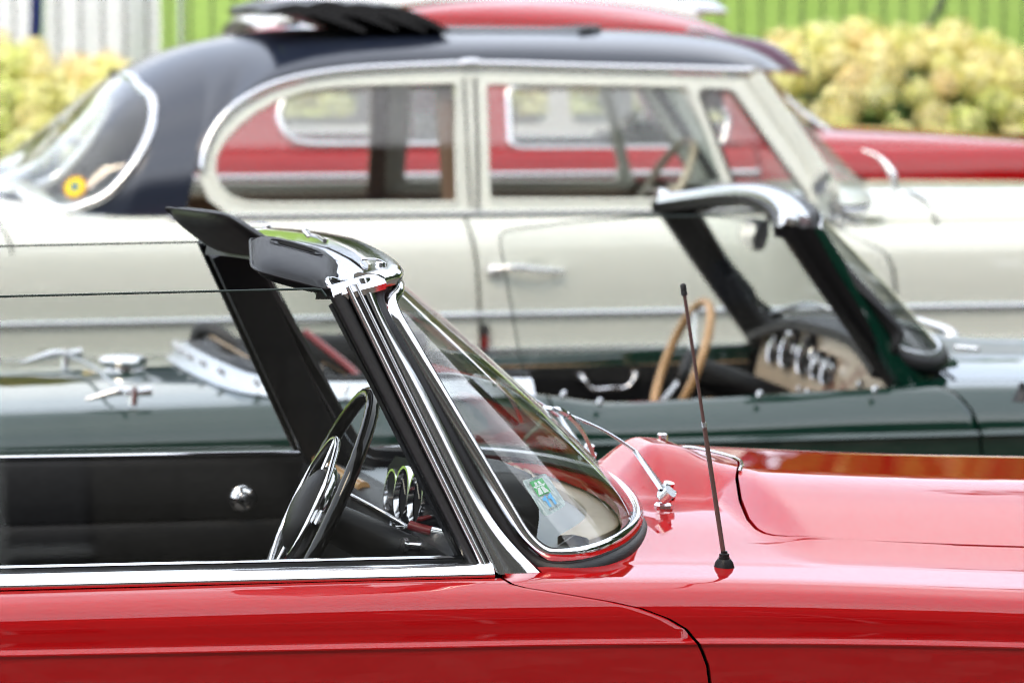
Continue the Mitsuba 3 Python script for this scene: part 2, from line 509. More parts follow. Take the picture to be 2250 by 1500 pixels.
ds = A((1.245, 17.9, 1.508))
dk = thing('cloth_stand', 'metal stand carrying white cloths behind the railings at far left', 'stand')
for px_ in (-1.2, 0.9):
    put(dk + '__post', tube([(ds[0] + px_, 17.9, 0.2), (ds[0] + px_, 17.9, 2.45)], 0.02), 'satin_chrome')
put(dk + '__rail', tube([(ds[0] - 1.25, 17.9, 2.43), (ds[0] + 0.95, 17.9, 2.43)], 0.018), 'satin_chrome')
cl_l, cl_r, bl_l = A((1.24, 17.9, 1.508))[0], A((2.01, 17.9, 1.507))[0], A((1.298, 17.9, 1.508))[0]
put('white_cloth_drape', drape(cl_l - 1.1, cl_l, 17.9, 0.75, 2.42, 9, 0.03, 0.3), 'white_cloth', 60)
thing('white_cloth_drape', 'white cloth hanging left of the dark blue cloth behind the railings', 'cloth')
put('blue_cloth_drape', drape(cl_l + 0.005, bl_l + 0.02, 17.93, 0.75, 2.42, 30, 0.015, 0), 'blue_cloth', 60)
thing('blue_cloth_drape', 'narrow dark blue cloth hanging between two white cloths', 'cloth')
put('white_cloth_drape_001', drape(bl_l + 0.03, cl_r, 17.9, 0.75, 2.42, 9, 0.035, 1.0), 'white_cloth', 60)
thing('white_cloth_drape_001', 'broad white cloth hanging in folds right of the dark blue cloth', 'cloth')

# ---- behind the photographer: a stone house and trees that the paint and glass mirror


def stone_tone(p, n, uv):
    row = dr.floor(p.z / 0.34)
    x = p.x / 0.62 + 0.5 * (row - 2 * dr.floor(row / 2))
    w = mikit.cell_rand(dr.floor(x), row, 3)
    fx, fz = x - dr.floor(x), p.z / 0.34 - row
    joint = dr.minimum(dr.minimum(fx, 1 - fx) * 0.62, dr.minimum(fz, 1 - fz) * 0.34)
    c = mikit.mix((0.085, 0.078, 0.066), (0.16, 0.147, 0.125), 0.6 * w + 0.4 * mikit.fbm(p.x * 5, p.z * 5))
    return c * (0.55 + 0.45 * mikit.smoothstep(0.005, 0.02, joint))


matt('stone', mikit.proc(stone_tone))
matt('slate', (0.05, 0.052, 0.06))
matt('frame_white', (0.6, 0.6, 0.57))
HK = thing('stone_house', 'grey stone house with arched windows behind the photographer', 'house')
hx0, hx1, hy_, hh = -6.0, 11.5, -15.5, 11.2
outline = shapely.geometry.box(hx0, 0, hx1, hh)
outline = outline.union(Polygon([(hx1 - 5, hh), (hx1, hh), (hx1 - 2.5, hh + 2.6)]))
holes = []
for wx_ in (-4.3, -1.7, 0.9, 3.5, 5.8, 8.1, 10.2):
    for wz in (0.9, 3.7, 6.2, 8.6):
        holes.append(shapely.geometry.box(wx_ - 0.5, wz, wx_ + 0.5, wz + 1.5).union(shapely.geometry.Point(wx_, wz + 1.5).buffer(0.5)))
front = outline.difference(shapely.union_all(holes))
put(HK + '__wall', cat(slab(front, 0.4, lambda x, d, z: np.stack([x, hy_ - d, z], -1)), box((hx0, hy_ - 9, 0), (hx0 + 0.4, hy_ - 0.4, hh)), box((hx1 - 0.4, hy_ - 9, 0), (hx1, hy_ - 0.4, hh))), 'stone', False)
put(HK + '__roof', grid([[(hx0 - 0.3, hy_ + 0.3, hh), (hx0 - 0.3, hy_ - 4.5, hh + 4.6), (hx0 - 0.3, hy_ - 9.3, hh)], [(hx1 + 0.3, hy_ + 0.3, hh), (hx1 + 0.3, hy_ - 4.5, hh + 4.6), (hx1 + 0.3, hy_ - 9.3, hh)]]), 'slate', False)
for h in holes:
    k = key_of(HK + '__window')
    put(k, slab(h, 0.02, lambda x, d, z: np.stack([x, hy_ - 0.2 - d, z], -1)), 'black_gloss', False)
    b = h.bounds
    put(k + '__frame', cat(box((b[0], hy_ - 0.19, (b[1] + b[3]) / 2 - 0.03), (b[2], hy_ - 0.15, (b[1] + b[3]) / 2 + 0.03)), box(((b[0] + b[2]) / 2 - 0.03, hy_ - 0.19, b[1]), ((b[0] + b[2]) / 2 + 0.03, hy_ - 0.15, b[3]))), 'frame_white')
put(HK + '__string_course', box((hx0 - 0.05, hy_ - 0.02, 3.35), (hx1 + 0.05, hy_ + 0.08, 3.5), 0.01), 'frame_white')
TREES = [(14.2, -16.5, 11.6, 'broadleaf tree just right of the stone house, behind the photographer', 0), (18.0, -15.5, 11.2, 'slightly lower broadleaf tree second to the right of the stone house', 0), (-9.5, -16.5, 11.4, 'broadleaf tree left of the stone house', 0),
         (18.0, -10.0, 11.0, 'tall broadleaf tree nearest the forecourt corner, right of the cars', 0), (19.5, -4.5, 11.5, 'tallest broadleaf tree right of the parked cars', 0), (20.0, 1.5, 11.0, 'broadleaf tree right of the cars, level with the green roadster', 0), (21.0, 8.0, 11.0, 'broadleaf tree right of the cars, level with the white van', 0),
         (18.5, -7.2, 11.6, 'broadleaf tree between the two tallest ones right of the cars', 0), (19.6, -1.4, 11.8, 'broadleaf tree right of the cars, level with the red convertible', 0), (20.2, 4.8, 11.2, 'broadleaf tree right of the cars, level with the cream saloon', 0),
         (-30, 62, 8.6, 'yellowing tree, leftmost in the row beyond the lawn', 1),
         (-21, 66, 9.6, 'green tree, second from the left in the row beyond the lawn', 2),
         (-13, 61, 8.4, 'yellowing tree, third from the left in the row beyond the lawn', 1),
         (-5, 65, 9.8, 'green tree, fourth from the left in the row beyond the lawn', 2),
         (3, 61, 8.8, 'yellowing tree, fifth from the left in the row beyond the lawn', 1),
         (11, 66, 10.2, 'green tree, sixth from the left in the row beyond the lawn', 2),
         (19, 62, 9, 'yellowing tree, sixth from the right in the row beyond the lawn', 1),
         (27, 66, 9.8, 'green tree, fifth from the right in the row beyond the lawn', 2),
         (35, 62, 9.4, 'yellowing tree, fourth from the right in the row beyond the lawn', 1),
         (43, 66, 10.4, 'green tree, third from the right in the row beyond the lawn', 2),
         (51, 62, 9.2, 'green tree, second from the right in the row beyond the lawn', 2),
         (59, 65, 9.6, 'yellowing tree, rightmost in the row beyond the lawn', 1),
         (13.2, 12.6, 12.0, 'broadleaf tree right of the hedge end, nearest the railings', 3),
         (16.6, 9.6, 12.0, 'broadleaf tree between the hedge end and the forecourt trees', 3),
         (14.6, 18.5, 12.6, 'broadleaf tree behind the railings, right of the hedge end', 3),
         (17.4, 25.5, 12.6, 'broadleaf tree on the lawn just right of the railings', 3),
         (19.5, 15.5, 12.6, 'broadleaf tree at the right end of the railings', 3),
         (25.5, 20.5, 11.5, 'broadleaf tree on the lawn, right of the hedge end', 3),
         (29.5, 29, 12, 'broadleaf tree on the lawn halfway to the far row', 3),
         (36, 41, 12, 'broadleaf tree on the lawn close to the far row', 3)]
for ti, (tx_, ty_, th_, lab, tone) in enumerate(TREES):
    k = key_of('broadleaf_tree')
    thing(k, lab, 'tree', 'trees beyond the lawn' if tone in (1, 2) else 'trees round the forecourt')
    gz_ = 0.0 if ty_ < 14 else 3.0 if ty_ > 55 else 1.5
    wide = 2.6 if ty_ > 55 else 2.0 if ty_ > 13 else 1.75 if tx_ > 17 else 1.2
    put(k + '__trunk', cat(tube(spl([(tx_, ty_, gz_ * 0.9), (tx_ + 0.1, ty_, gz_ + 1.5), (tx_, ty_ + 0.1, gz_ + th_ * 0.75)], 10), np.linspace(0.24, 0.07, 10), 10), *[tube(spl([(tx_, ty_, gz_ + th_ * 0.3), (tx_ + 1.0 * math.cos(a), ty_ + 1.0 * math.sin(a), gz_ + th_ * 0.5), (tx_ + 1.7 * math.cos(a), ty_ + 1.7 * math.sin(a), gz_ + th_ * 0.68)], 8), np.linspace(0.09, 0.03, 8), 8) for a in (0.3, 1.7, 2.9, 4.1, 5.3)]), 'brown_trim')
    g0 = np.random.default_rng(500 + ti)
    lumps = [A((tx_ + g0.normal() * 1.1 * wide, ty_ + g0.normal() * 0.9 * wide, gz_ + th_ * g0.uniform(0.16, 0.86))) for _ in range(24)]

    def at_lump(g):
        c = lumps[int(g.integers(len(lumps)))]
        d = nrm(g.normal(size=3))
        return c + d * 1.15 * wide ** 0.6 * g.random() ** 0.4 * A((1, 1, 0.75)), d

    cm, cc_ = leaves(6500, at_lump, 0.30 * wide ** 0.7, 600 + ti, *[((0.02, 0.05, 0.012), (0.06, 0.11, 0.03)), ((0.16, 0.14, 0.03), (0.36, 0.28, 0.08)), ((0.07, 0.12, 0.03), (0.17, 0.23, 0.06)), ((0.02, 0.05, 0.012), (0.06, 0.11, 0.03))][tone])
    scene[k + '__crown'] = mikit.ply(cm, 'leaf', smooth=False, color=cc_)


# ================================================================ red convertible (nearest car)
RC = thing('red_convertible', 'nearest car, glossy red convertible with black padded visors and toll sticker', 'car')
YC = 0.855


def crease_z(x):
    return 0.715 - 0.0165 * x - 0.03 * np.maximum(x, 0) ** 2


_SZ = CubicSpline([-3.0, -1.5, -0.5, 0.0, 0.39, 0.87, 1.30, 1.80], [0.818, 0.810, 0.8035, 0.800, 0.788, 0.757, 0.738, 0.715])


def shoulder_z(x):
    return _SZ(x)


ROWS = A([(0.17, 0.20), (0.10, 0.22), (0.06, 0.27), (0.036, 0.36), (0.022, 0.46), (0.014, 0.56), (0.007, 0.63), (0.0040, 0.68), (0.0030, 0.700), (0.0026, 0.7055),
          (0.0016, 0.7085), (0.0, 0.7105), (-0.0012, 0.7125), (-0.0008, 0.7145), (0.0018, 0.7165), (0.0052, 0.7185), (0.0072, 0.721), (0.0078, 0.734), (0.0085, 0.748), (0.0102, 0.760),
          (0.0135, 0.771), (0.018, 0.780), (0.0245, 0.788), (0.034, 0.7955), (0.046, 0.8015), (0.062, 0.806), (0.080, 0.808)])


def side_point(x, i):
    """point i of the cross-section at station x (near side)"""
    y, z = ROWS[i]
    zc, zs = crease_z(x), shoulder_z(x)
    zz = z + (zc - 0.715)
    if z > 0.726:
        t = (z - 0.726) / (0.808 - 0.726)
        zz = (zc + 0.011) * (1 - t) + zs * t
    elif z < 0.68:
        zz = z + (zc - 0.715) * max(0, (z - 0.2) / 0.48)
    taper = 0.0
    if x > 1.0:
        taper = 0.16 * ((x - 1.0) / 0.8) ** 2.5
    if x < -1.6:
        taper = 0.18 * ((-1.6 - x) / 1.0) ** 2.5
    return A((x, y + taper, zz))


def side_panel(x0, x1, rows, nx, flange=0.012):
    """x0, x1: functions of the row number"""
    P = []
    for i in rows:
        a, b = x0(i), x1(i)
        xs = a + (b - a) * np.linspace(0, 1, nx)
        line = [side_point(x, i) for x in xs]
        first, last = line[0] + [0.001, flange, 0], line[-1] + [-0.001, flange, 0]
        P.append([first] + line + [last])
    return tm(grid(P))


# the door's front shut line runs forward and down from the screen pillar
GAP = A([(0.303, 0.55), (0.303, 0.62), (0.300, 0.66), (0.292, 0.69), (0.281, 0.711), (0.262, 0.735), (0.235, 0.752), (0.195, 0.768), (0.150, 0.7785), (0.105, 0.7865), (0.06, 0.794), (0.03, 0.7985), (0.012, 0.803), (0.004, 0.8085)])


def gap_x(i):
    z = ROWS[i][1]
    return float(np.interp(z, GAP[:, 1], GAP[:, 0])) if z > 0.55 else 0.303 - 0.12 * (0.55 - z)


# finer rows where the shut line lies flat
_r = [ROWS[0]]
for a_, b_ in zip(ROWS[:-1], ROWS[1:]):
    k_ = 4 if b_[1] > 0.735 else 1
    _r += [a_ + (b_ - a_) * j / k_ for j in range(1, k_ + 1)]
_z = A(_r)
_keep = _z[:, 1] > 0.735
_cs = CubicSpline(ROWS[16:, 1], ROWS[16:, 0])
_z[_keep, 0] = _cs(_z[_keep, 1])
ROWS = _z
ALLROWS = range(len(ROWS))
door = side_panel(lambda i: -0.95, lambda i: gap_x(i) - 0.0028, ALLROWS, 60)
both(RC + '__door', door, 'red_paint', YC, 40)
quarter = side_panel(lambda i: -2.55, lambda i: -0.956, ALLROWS, 40)
both(RC + '__rear_wing', quarter, 'red_paint', YC, 40)
fender = side_panel(lambda i: gap_x(i) + 0.0028, lambda i: 1.78, ALLROWS, 90)
both(RC + '__front_wing', fender, 'red_paint', YC, 40)
# dark pillar post behind the shut line
both(RC + '__door_post', box((-0.06, 0.045, 0.3), (0.36, 0.075, 0.785), 0.004), 'dark_trim', YC)

# bonnet, scuttle and wing tops
S0 = float(ROWS[-1][0])


def sm(t):
    t = np.clip(t, 0, 1)
    return t * t * (3 - 2 * t)


def top_z(x, y):
    x, y = np.broadcast_arrays(np.asarray(x, float), np.asarray(y, float))
    yy = np.where(y > YC, 2 * YC - y, y)
    zs = shoulder_z(x)
    z = zs + 0.06 * np.clip(yy - S0, 0, 0.11)
    arch = lambda a, w, e: np.sin(np.clip((yy - a) / w, 0, 1) * math.pi / 2) ** e
    dome = 0.092 * arch(0.20, 0.50, 1.25)                     # bonnet: one smooth crown
    scuttle = 0.043 * arch(0.17, 0.50, 1.3)                   # scuttle: flat, with a hump in the middle
    hump = 0.074 * sm((x - 0.325) / 0.105) * (1 - 0.30 * sm((x - 0.44) / 0.14))
    scuttle = scuttle + hump * np.sin(np.clip((yy - 0.66) / 0.15, 0, 1) * math.pi / 2)
    w = sm((x - 0.47) / 0.085)
    z = z + scuttle * (1 - w) + dome * w
    return z - 0.30 * np.maximum(x - 1.5, 0) ** 2


def taper_y(x, y):
    t = np.where(x > 1.0, 0.16 * (np.maximum(x - 1.0, 0) / 0.8) ** 2.5, 0)
    return y + t * (1 - (y - S0) / (YC - S0))


def top_patch(ys, x0, x1, nx, edge=(1, 1, 1, 1), drop=0.014):
    P = []
    for y in ys:
        a, b = x0(y), x1(y)
        xs = a + (b - a) * np.linspace(0, 1, nx) ** 1.0
        line = np.stack([xs, taper_y(xs, y), top_z(xs, y)], -1)
        if edge[0]:
            line = np.vstack([line[:1] - [0, 0, drop], line])
        if edge[1]:
            line = np.vstack([line, line[-1:] - [0, 0, drop]])
        P.append(line)
    P = A(P)
    if edge[2]:
        P = np.concatenate([P[:1] - [0, 0, drop], P], 0)
    if edge[3]:
        P = np.concatenate([P, P[-1:] - [0, 0, drop]], 0)
    return tm(grid(P))


REAR = A([(0.315, 0.78), (0.318, 0.66), (0.322, 0.585), (0.328, 0.545), (0.338, 0.518), (0.355, 0.500), (0.375, 0.490), (0.405, 0.486), (0.46, 0.489), (0.56, 0.505), (0.66, 0.528), (0.74, 0.556), (0.80, 0.572), (YC, 0.578)])


def rear_x(y):
    yy = 2 * YC - y if y > YC else y
    return float(np.interp(yy, REAR[:, 0], REAR[:, 1]))


HY = 0.315
ys_w = np.r_[np.linspace(S0, 0.12, 6), np.linspace(0.125, HY - 0.0028, 26)]
wing = top_patch(ys_w, lambda y: float(np.interp(y, [0.0, 0.152, 0.158, 0.168, 0.224, 0.315], [0.004, 0.02, 0.085, 0.135, 0.185, 0.235])), lambda y: 1.78, 150, (1, 1, 0, 1))
both(RC + '__wing_top', wing, 'red_paint', YC, 40)
yh = np.r_[np.linspace(HY - 0.0028, 0.36, 24), np.linspace(0.364, 0.70, 36), np.linspace(0.705, YC, 36)]
ys_c = np.r_[yh, 2 * YC - yh[::-1][1:]]
cowl = top_patch(ys_c, lambda y: float(np.interp(min(y, 2 * YC - y), [0.224, 0.315, 0.425, 0.56, 0.71, 0.88], [0.185, 0.235, 0.275, 0.302, 0.320, 0.327])), lambda y: rear_x(y) - 0.0028, 70, (1, 1, 0, 0))
put(RC + '__scuttle', cowl, 'red_paint', 40)
yb = np.r_[np.linspace(HY + 0.0042, 0.36, 24), np.linspace(0.364, 0.70, 36), np.linspace(0.705, YC, 36)]
ys_b = np.r_[yb, 2 * YC - yb[::-1][1:]]
bonnet = top_patch(ys_b, lambda y: rear_x(y) + 0.0028, lambda y: 1.78, 110, (1, 1, 1, 1))
put(RC + '__bonnet', bonnet, 'red_paint', 40)
put(RC + '__engine_bay', box((0.06, 0.14, 0.45), (1.72, 1.62, 0.56)), 'dark_trim')
# chrome strip along the rear edge of the raised middle of the bonnet
yy_ = np.linspace(0.675, 2 * YC - 0.675, 60)
xx_ = A([rear_x(y) + 0.004 for y in yy_])
put(RC + '__bonnet_trim', tube(np.stack([xx_, yy_, top_z(xx_, yy_) + 0.001], -1), 0.0032, 8), 'chrome', 60)
# nose and tail closing panels
for xe, nm in ((1.78, 'nose'), (-2.55, 'tail')):
    pr = A([side_point(xe, i) for i in ALLROWS])
    if xe > 0:
        ts = A([[xe, taper_y(A(xe), y), float(top_z(xe, y))] for y in np.linspace(S0, YC, 12)])
    else:
        ts = A([[xe, y, float(shoulder_z(A(xe)))] for y in np.linspace(0.2, YC, 6)])
    half = np.vstack([pr, ts])
    put(f'{RC}__{nm}_panel', grid(np.stack([half, mpts(half, YC)])), 'red_paint')
put(RC + '__rear_deck', grid([[(x, y, 0.80 + 0.03 * (1 - ((y - YC) / 0.8) ** 2) - 0.09 * max(0, -1.6 - x) ** 2) for x in np.linspace(-2.55, -1.45, 20)] for y in np.linspace(0.085, 2 * YC - 0.085, 24)]), 'red_paint', 40)
for x_ in (1.12, -1.28):
    wheel_parts(RC, x_, 0.12, -1)
    wheel_parts(RC, x_, 2 * YC - 0.12, 1)

# chrome rail along the top of each door, with its rubber lip
xs_ = np.linspace(-0.95, -0.006, 40)
rail = np.stack([xs_, 0.105 + 0 * xs_, 0.8025 - 0.0085 * xs_], -1)
prof = [(-0.022, -0.004), (-0.024, 0.002), (-0.0225, 0.0045), (-0.0205, 0.0045), (-0.017, 0.009), (-0.010, 0.0145), (-0.003, 0.017), (0.006, 0.017), (0.010, 0.014), (0.010, -0.004)]
both(RC + '__door_rail', sweep(rail, A(prof) * [-1, 1], (0, 0, 1)), 'chrome', YC, 50)
lip = rail + [0, -0.006, -0.0035]
both(RC + '__rail_seal', sweep(lip, [(-0.014, -0.002), (0.0, -0.002), (0.0, 0.003), (-0.014, 0.003)], (0, 0, 1)), 'rubber', YC)
both(RC + '__window_seal', sweep(rail + [0, 0.022, -0.004], [(-0.011, -0.01), (0.008, -0.01), (0.008, 0.002), (-0.011, 0.002)], (0, 0, 1)), 'rubber', YC)

# door glass
WG = [(-0.033, 0.123, 0.81), (-0.23, 0.198, 1.207)]
gk, gz0, gy0 = 0.19, 0.82, 0.125
gp = [(-0.93, 0.80), (WG[0][0] + 0.004, 0.80), (WG[1][0] - 0.003, WG[1][2]), (WG[1][0] - 0.010, WG[1][2] + 0.010), (WG[1][0] - 0.022, WG[1][2] + 0.0115), (-0.74, WG[1][2] + 0.0075), (-0.90, 1.205), (-0.95, 1.15)]
gv = A([leaning(gy0, gz0, gk)(A([p[0]]), A([0.0]), A([p[1]]))[0] for p in gp])
pane = trimesh.Trimesh(gv, [(0, i, i + 1) for i in range(1, len(gv) - 1)], process=False)
edge = gv[2:]
for far in (0, 1):
    k = key_of(RC + '__side_window')
    sh = [0.035 if far else 0, 0.0, -0.008 if far else 0]
    put(k, mirror(pane, YC).apply_translation(sh) if far else pane, 'clear_glass', False)
    e = (mpts(edge, YC) if far else edge) + sh
    put(k + '__glass_edge', tube(e, 0.0017, 6), 'glass_edge')

# ---------------------------------------------------------------- windscreen
BASE_N = A([(0.076, 0.166, 0.8285), (0.11, 0.158, 0.8255), (0.156, 0.168, 0.828), (0.21, 0.224, 0.834), (0.258, 0.315, 0.838), (0.298, 0.425, 0.844), (0.326, 0.56, 0.850), (0.343, 0.71, 0.855), (0.350, YC, 0.857)])
TOP_N = A([(-0.130, 0.240, 1.193), (-0.118, 0.262, 1.198), (-0.104, 0.295, 1.203), (-0.092, 0.350, 1.209), (-0.083, 0.42, 1.214), (-0.074, 0.52, 1.219), (-0.067, 0.63, 1.223), (-0.063, 0.75, 1.225), (-0.061, YC, 1.226)])


def whole(h):
    return np.vstack([h, mpts(h, YC)[::-1][1:]])


_b, _t = whole(BASE_N), whole(TOP_N)
_n = np.linspace(0, 1, len(_b))
WB, WT = CubicSpline(_n, _b), CubicSpline(_n, _t)


def screen(uv):
    s, t = uv[:, 0], uv[:, 1:]
    p = WB(s) * (1 - t) + WT(s) * t
    bow = 0.012 * 4 * t[:, 0] * (1 - t[:, 0]) * np.sin(np.clip(s, 0, 1) * math.pi)
    return p + np.stack([bow * 0.62, 0 * bow, bow * 0.78], -1)


def screen_n(uv):
    e = 1e-3
    du = screen(uv + [e, 0]) - screen(uv - [e, 0])
    dv = screen(uv + [0, e]) - screen(uv - [0, e])
    return nrm(np.cross(du, dv))


WL = dense(rrect(0, 0, 1, 1, [(0.045, 0.10), (0.045, 0.10), (0.05, 0.08), (0.05, 0.08)], 9), 0.02)
WS = key_of(RC + '__windscreen')
put(WS, star(WL, (0.5, 0.5), screen, 24), 'glass', True)
loopP, loopN = screen(WL), screen_n(WL)
tl = tangents(loopP, True)
OUT = nrm(np.cross(tl, loopN))
if (OUT * (loopP - loopP.mean(0))).sum() < 0:
    OUT = -OUT


def ring(pr):
    """closed strip round the screen: (outward, proud) profile points"""
    return tm(grid(A([[p + o * a + n * b for a, b in pr] for p, o, n in zip(loopP, OUT, loopN)]), True, True))


put(WS + '__chrome_rim', ring([(-0.004, 0.001), (-0.004, 0.005), (-0.001, 0.0078), (0.003, 0.0084), (0.007, 0.0072), (0.011, 0.0046), (0.0145, 0.001), (0.017, -0.003), (0.018, -0.008), (0.0, -0.008)]), 'chrome', 50)
put(WS + '__rubber_seal', ring([(0.0155, -0.006), (0.0180, -0.002), (0.025, 0.0005), (0.032, -0.001), (0.0375, -0.004), (0.040, -0.009), (0.039, -0.022), (0.014, -0.022)]), 'rubber', 50)
put(WS + '__inner_seal', ring([(-0.006, -0.002), (0.012, -0.002), (0.012, -0.012), (-0.003, -0.012)]), 'rubber', 50)

# screen pillars: rubber, two chrome strips and a plated panel between door glass and screen
PILL = {
    'pillar_seal': ([(-0.035, 0.112, 0.811), (-0.02, 0.112, 0.811)], [(-0.226, 0.198, 1.207), (-0.206, 0.198, 1.214)], 0.006, 'rubber'),
    'chrome_strip': ([(-0.022, 0.104, 0.812), (-0.009, 0.104, 0.812)], [(-0.207, 0.19, 1.219), (-0.199, 0.19, 1.224)], 0.006, 'chrome'),
    'pillar_groove': ([(-0.008, 0.112, 0.809), (-0.002, 0.112, 0.808)], [(-0.198, 0.199, 1.222), (-0.192, 0.199, 1.224)], -0.002, 'dark_trim'),
    'chrome_strip_b': ([(-0.004, 0.106, 0.808), (0.007, 0.106, 0.801)], [(-0.194, 0.193, 1.224), (-0.187, 0.193, 1.226)], 0.005, 'chrome'),
}
for nm, (bt, tp, h, mat) in PILL.items():
    b0, b1, t0, t1 = A(bt[0]), A(bt[1]), A(tp[0]), A(tp[1])
    P = []
    for t in np.linspace(0, 1, 24):
        l, r_ = b0 + (t0 - b0) * t, b1 + (t1 - b1) * t
        row = [l + [0, 0.02, 0]] + [l + (r_ - l) * s + A((0, -h, 0.12 * h)) * math.sin(math.pi * s) ** 0.6 for s in np.linspace(0, 1, 9)] + [r_ + [0, 0.02, 0]]
        P.append(row)
    both(RC + '__' + nm.replace('_b', ''), grid(P), mat, YC, 60)
# plated panel: from the second strip to the screen seal
pl = [(0.009, 0.115, 0.8), (-0.051, 0.115, 0.923), (-0.106, 0.115, 1.032), (-0.153, 0.115, 1.128), (-0.189, 0.115, 1.204), (-0.202, 0.115, 1.232)]
pr_ = [(0.074, 0.119, 0.801), (0.014, 0.119, 0.863), (-0.057, 0.119, 0.984), (-0.121, 0.119, 1.102), (-0.17, 0.119, 1.191), (-0.184, 0.119, 1.233)]
plT, prT = [], []
for i, (a, b) in enumerate(zip(lin(A(pl)[:, :], 30), spl(A(pr_), 30))):
    t = i / 29
    a = a + A((0, 0.085 * t, 0)) + A((0.018, 0, 0)) * t
    b = b + A((0, 0.090 * t, 0)) + A((0.019, 0, 0)) * t
    plT.append(a)
    prT.append(b)
P = []
for a, b in zip(plT, prT):
    P.append([a + [0, 0.02, 0]] + [a + (b - a) * s + A((0.0, -0.004, 0.001)) * math.sin(math.pi * s) for s in np.linspace(0, 1, 9)] + [b - (b - a) * 0.05 + [0, 0.03, 0]])
both(RC + '__pillar_panel', grid(P), 'chrome', YC, 60)
# trimmed inside of the pillars
tp_ = [(0.026, 0.200, 0.77), (-0.036, 0.218, 0.90), (-0.112, 0.244, 1.06), (-0.182, 0.272, 1.205)]
inner = sweep(spl(tp_, 20), [(-0.018, -0.036), (0.018, -0.036), (0.022, -0.03), (0.022, 0.03), (0.018, 0.036), (-0.018, 0.03)], (0.9, 0, 0.4))
both(RC + '__pillar_trim', inner, 'vinyl', YC, 50)

# header rail over the screen: plated cap, seal and inner rail
hy = np.r_[np.linspace(0.225, 0.40, 14), np.linspace(0.42, YC, 24)]
hx = np.interp(hy, [0.225, 0.26, 0.30, 0.36, 0.45, 0.6, YC], [-0.150, -0.124, -0.110, -0.098, -0.088, -0.078, -0.070])
hz = 1.2335 + 0.016 * np.sin(np.clip((hy - 0.22) / 0.66, 0, 1) * math.pi / 2)
hp = np.stack([hx, hy, hz], -1)
hp = whole(hp)
put(RC + '__header_cap', sweep(hp, [(0.010, -0.016), (0.013, -0.006), (0.010, -0.001), (0.003, 0.0025), (-0.015, 0.0045), (-0.034, 0.0048), (-0.040, 0.002), (-0.041, -0.012)], (0, 0, 1)), 'chrome', 50)
put(RC + '__header_rail', sweep(hp[5:-5] + [-0.072, 0, -0.012], [(0.025, -0.028), (0.027, 0.0), (-0.014, 0.0), (-0.018, -0.006), (-0.018, -0.028)], (0, 0, 1)), 'satin_chrome', 40)
put(RC + '__header_trim', sweep(hp[6:-6] + [-0.105, 0, -0.022], [(0.012, -0.02), (0.012, 0.004), (-0.01, 0.006), (-0.016, -0.02)], (0, 0, 1)), 'dark_trim', 40)
# plated corner castings and roof latches
cc = [(-0.203, 0.219, 1.232), (-0.169, 0.24, 1.243)]
cpath = spl([(-0.222, 0.215, 1.212), (-0.195, 0.212, 1.219), (-0.172, 0.214, 1.2245), (-0.152, 0.222, 1.229)], 16)
corner = sweep(cpath, [(-0.020, -0.010), (-0.022, 0.0), (-0.018, 0.005), (0.0, 0.007), (0.018, 0.005), (0.022, 0.0), (0.020, -0.010)], (-0.1, -0.25, 1))
both(RC + '__corner_casting', corner, 'chrome', YC, 35)
lt = [(-0.150, 0.335, 1.239), (-0.155, 0.340, 1.249), (-0.142, 0.338, 1.252), (-0.124, 0.335, 1.249), (-0.116, 0.338, 1.243), (-0.128, 0.345, 1.242)]
both(RC + '__roof_latch', cat(tube(spl(lt, 20, True), 0.0018, 8, True), lathe([(0.001, 0.008), (0.006, 0.008), (0.008, 0.005), (0.008, -0.006)], (-0.125, 0.338, 1.240), (0, 0, 1), 14)), 'chrome', YC)
catch = cat(tube([(-0.125, 0.80, 1.252), (-0.12, 0.88, 1.254), (-0.12, 0.96, 1.253)], 0.0036, 10), tube(spl([(-0.125, 0.95, 1.25), (-0.13, 0.965, 1.260), (-0.12, 0.98, 1.257), (-0.118, 0.99, 1.25)], 10), 0.003, 8))
put(RC + '__centre_catch', catch, 'chrome')

# sun visors
v1, r1 = pillow([(-0.256, 0.75, 1.264), (-0.314, 0.38, 1.236), (-0.215, 0.22, 1.212), (-0.137, 0.6, 1.232)], 0.046, 20, 0.30)
VN = key_of(RC + '__sun_visor')
put(VN, v1, 'black_leather', 60)
put(VN + '__piping', tube(r1, 0.0022, 6, True), 'vinyl')
q_ = [A((-0.256, 0.75, 1.264)), A((-0.314, 0.38, 1.236)), A((-0.215, 0.22, 1.212)), A((-0.137, 0.6, 1.232))]


def on_visor(u, v, h):
    a, b, c, d = q_
    N = nrm(np.cross(b - a, d - a))
    N = N if N[2] > 0 else -N
    return a * (1 - u) * (1 - v) + b * u * (1 - v) + c * u * v + d * (1 - u) * v + N * h


slit = A([on_visor(0.42 + 0.06 * math.sin(t), 0.50 + 0.22 * math.cos(t), 0.0238) for t in np.linspace(0, 2 * math.pi, 24, endpoint=False)])
put(VN + '__slot', star(slit, slit.mean(0) + [0, 0, 0.0025], rings=3), 'print_black', 60)
put(VN + '__slot_stitching', tube(A([on_visor(0.42 + 0.10 * math.sin(t), 0.50 + 0.30 * math.cos(t), 0.0228) for t in np.linspace(0, 2 * math.pi, 30, endpoint=False)]), 0.0012, 6, True), 'vinyl')
v2, r2 = pillow([(-0.306, 1.38, 1.28), (-0.266, 0.95, 1.289), (-0.161, 0.91, 1.219), (-0.21, 1.38, 1.205)], 0.040, 20, 0.20)
put(VN := key_of(RC + '__sun_visor'), v2, 'black_leather', 60)
put(VN + '__piping', tube(r2, 0.0022, 6, True), 'vinyl')
put(RC + '__visor_bracket', tube(spl([(-0.205, 0.235, 1.20), (-0.222, 0.24, 1.222), (-0.218, 0.26, 1.228), (-0.20, 0.28, 1.224)], 12), 0.004, 10), 'chrome')

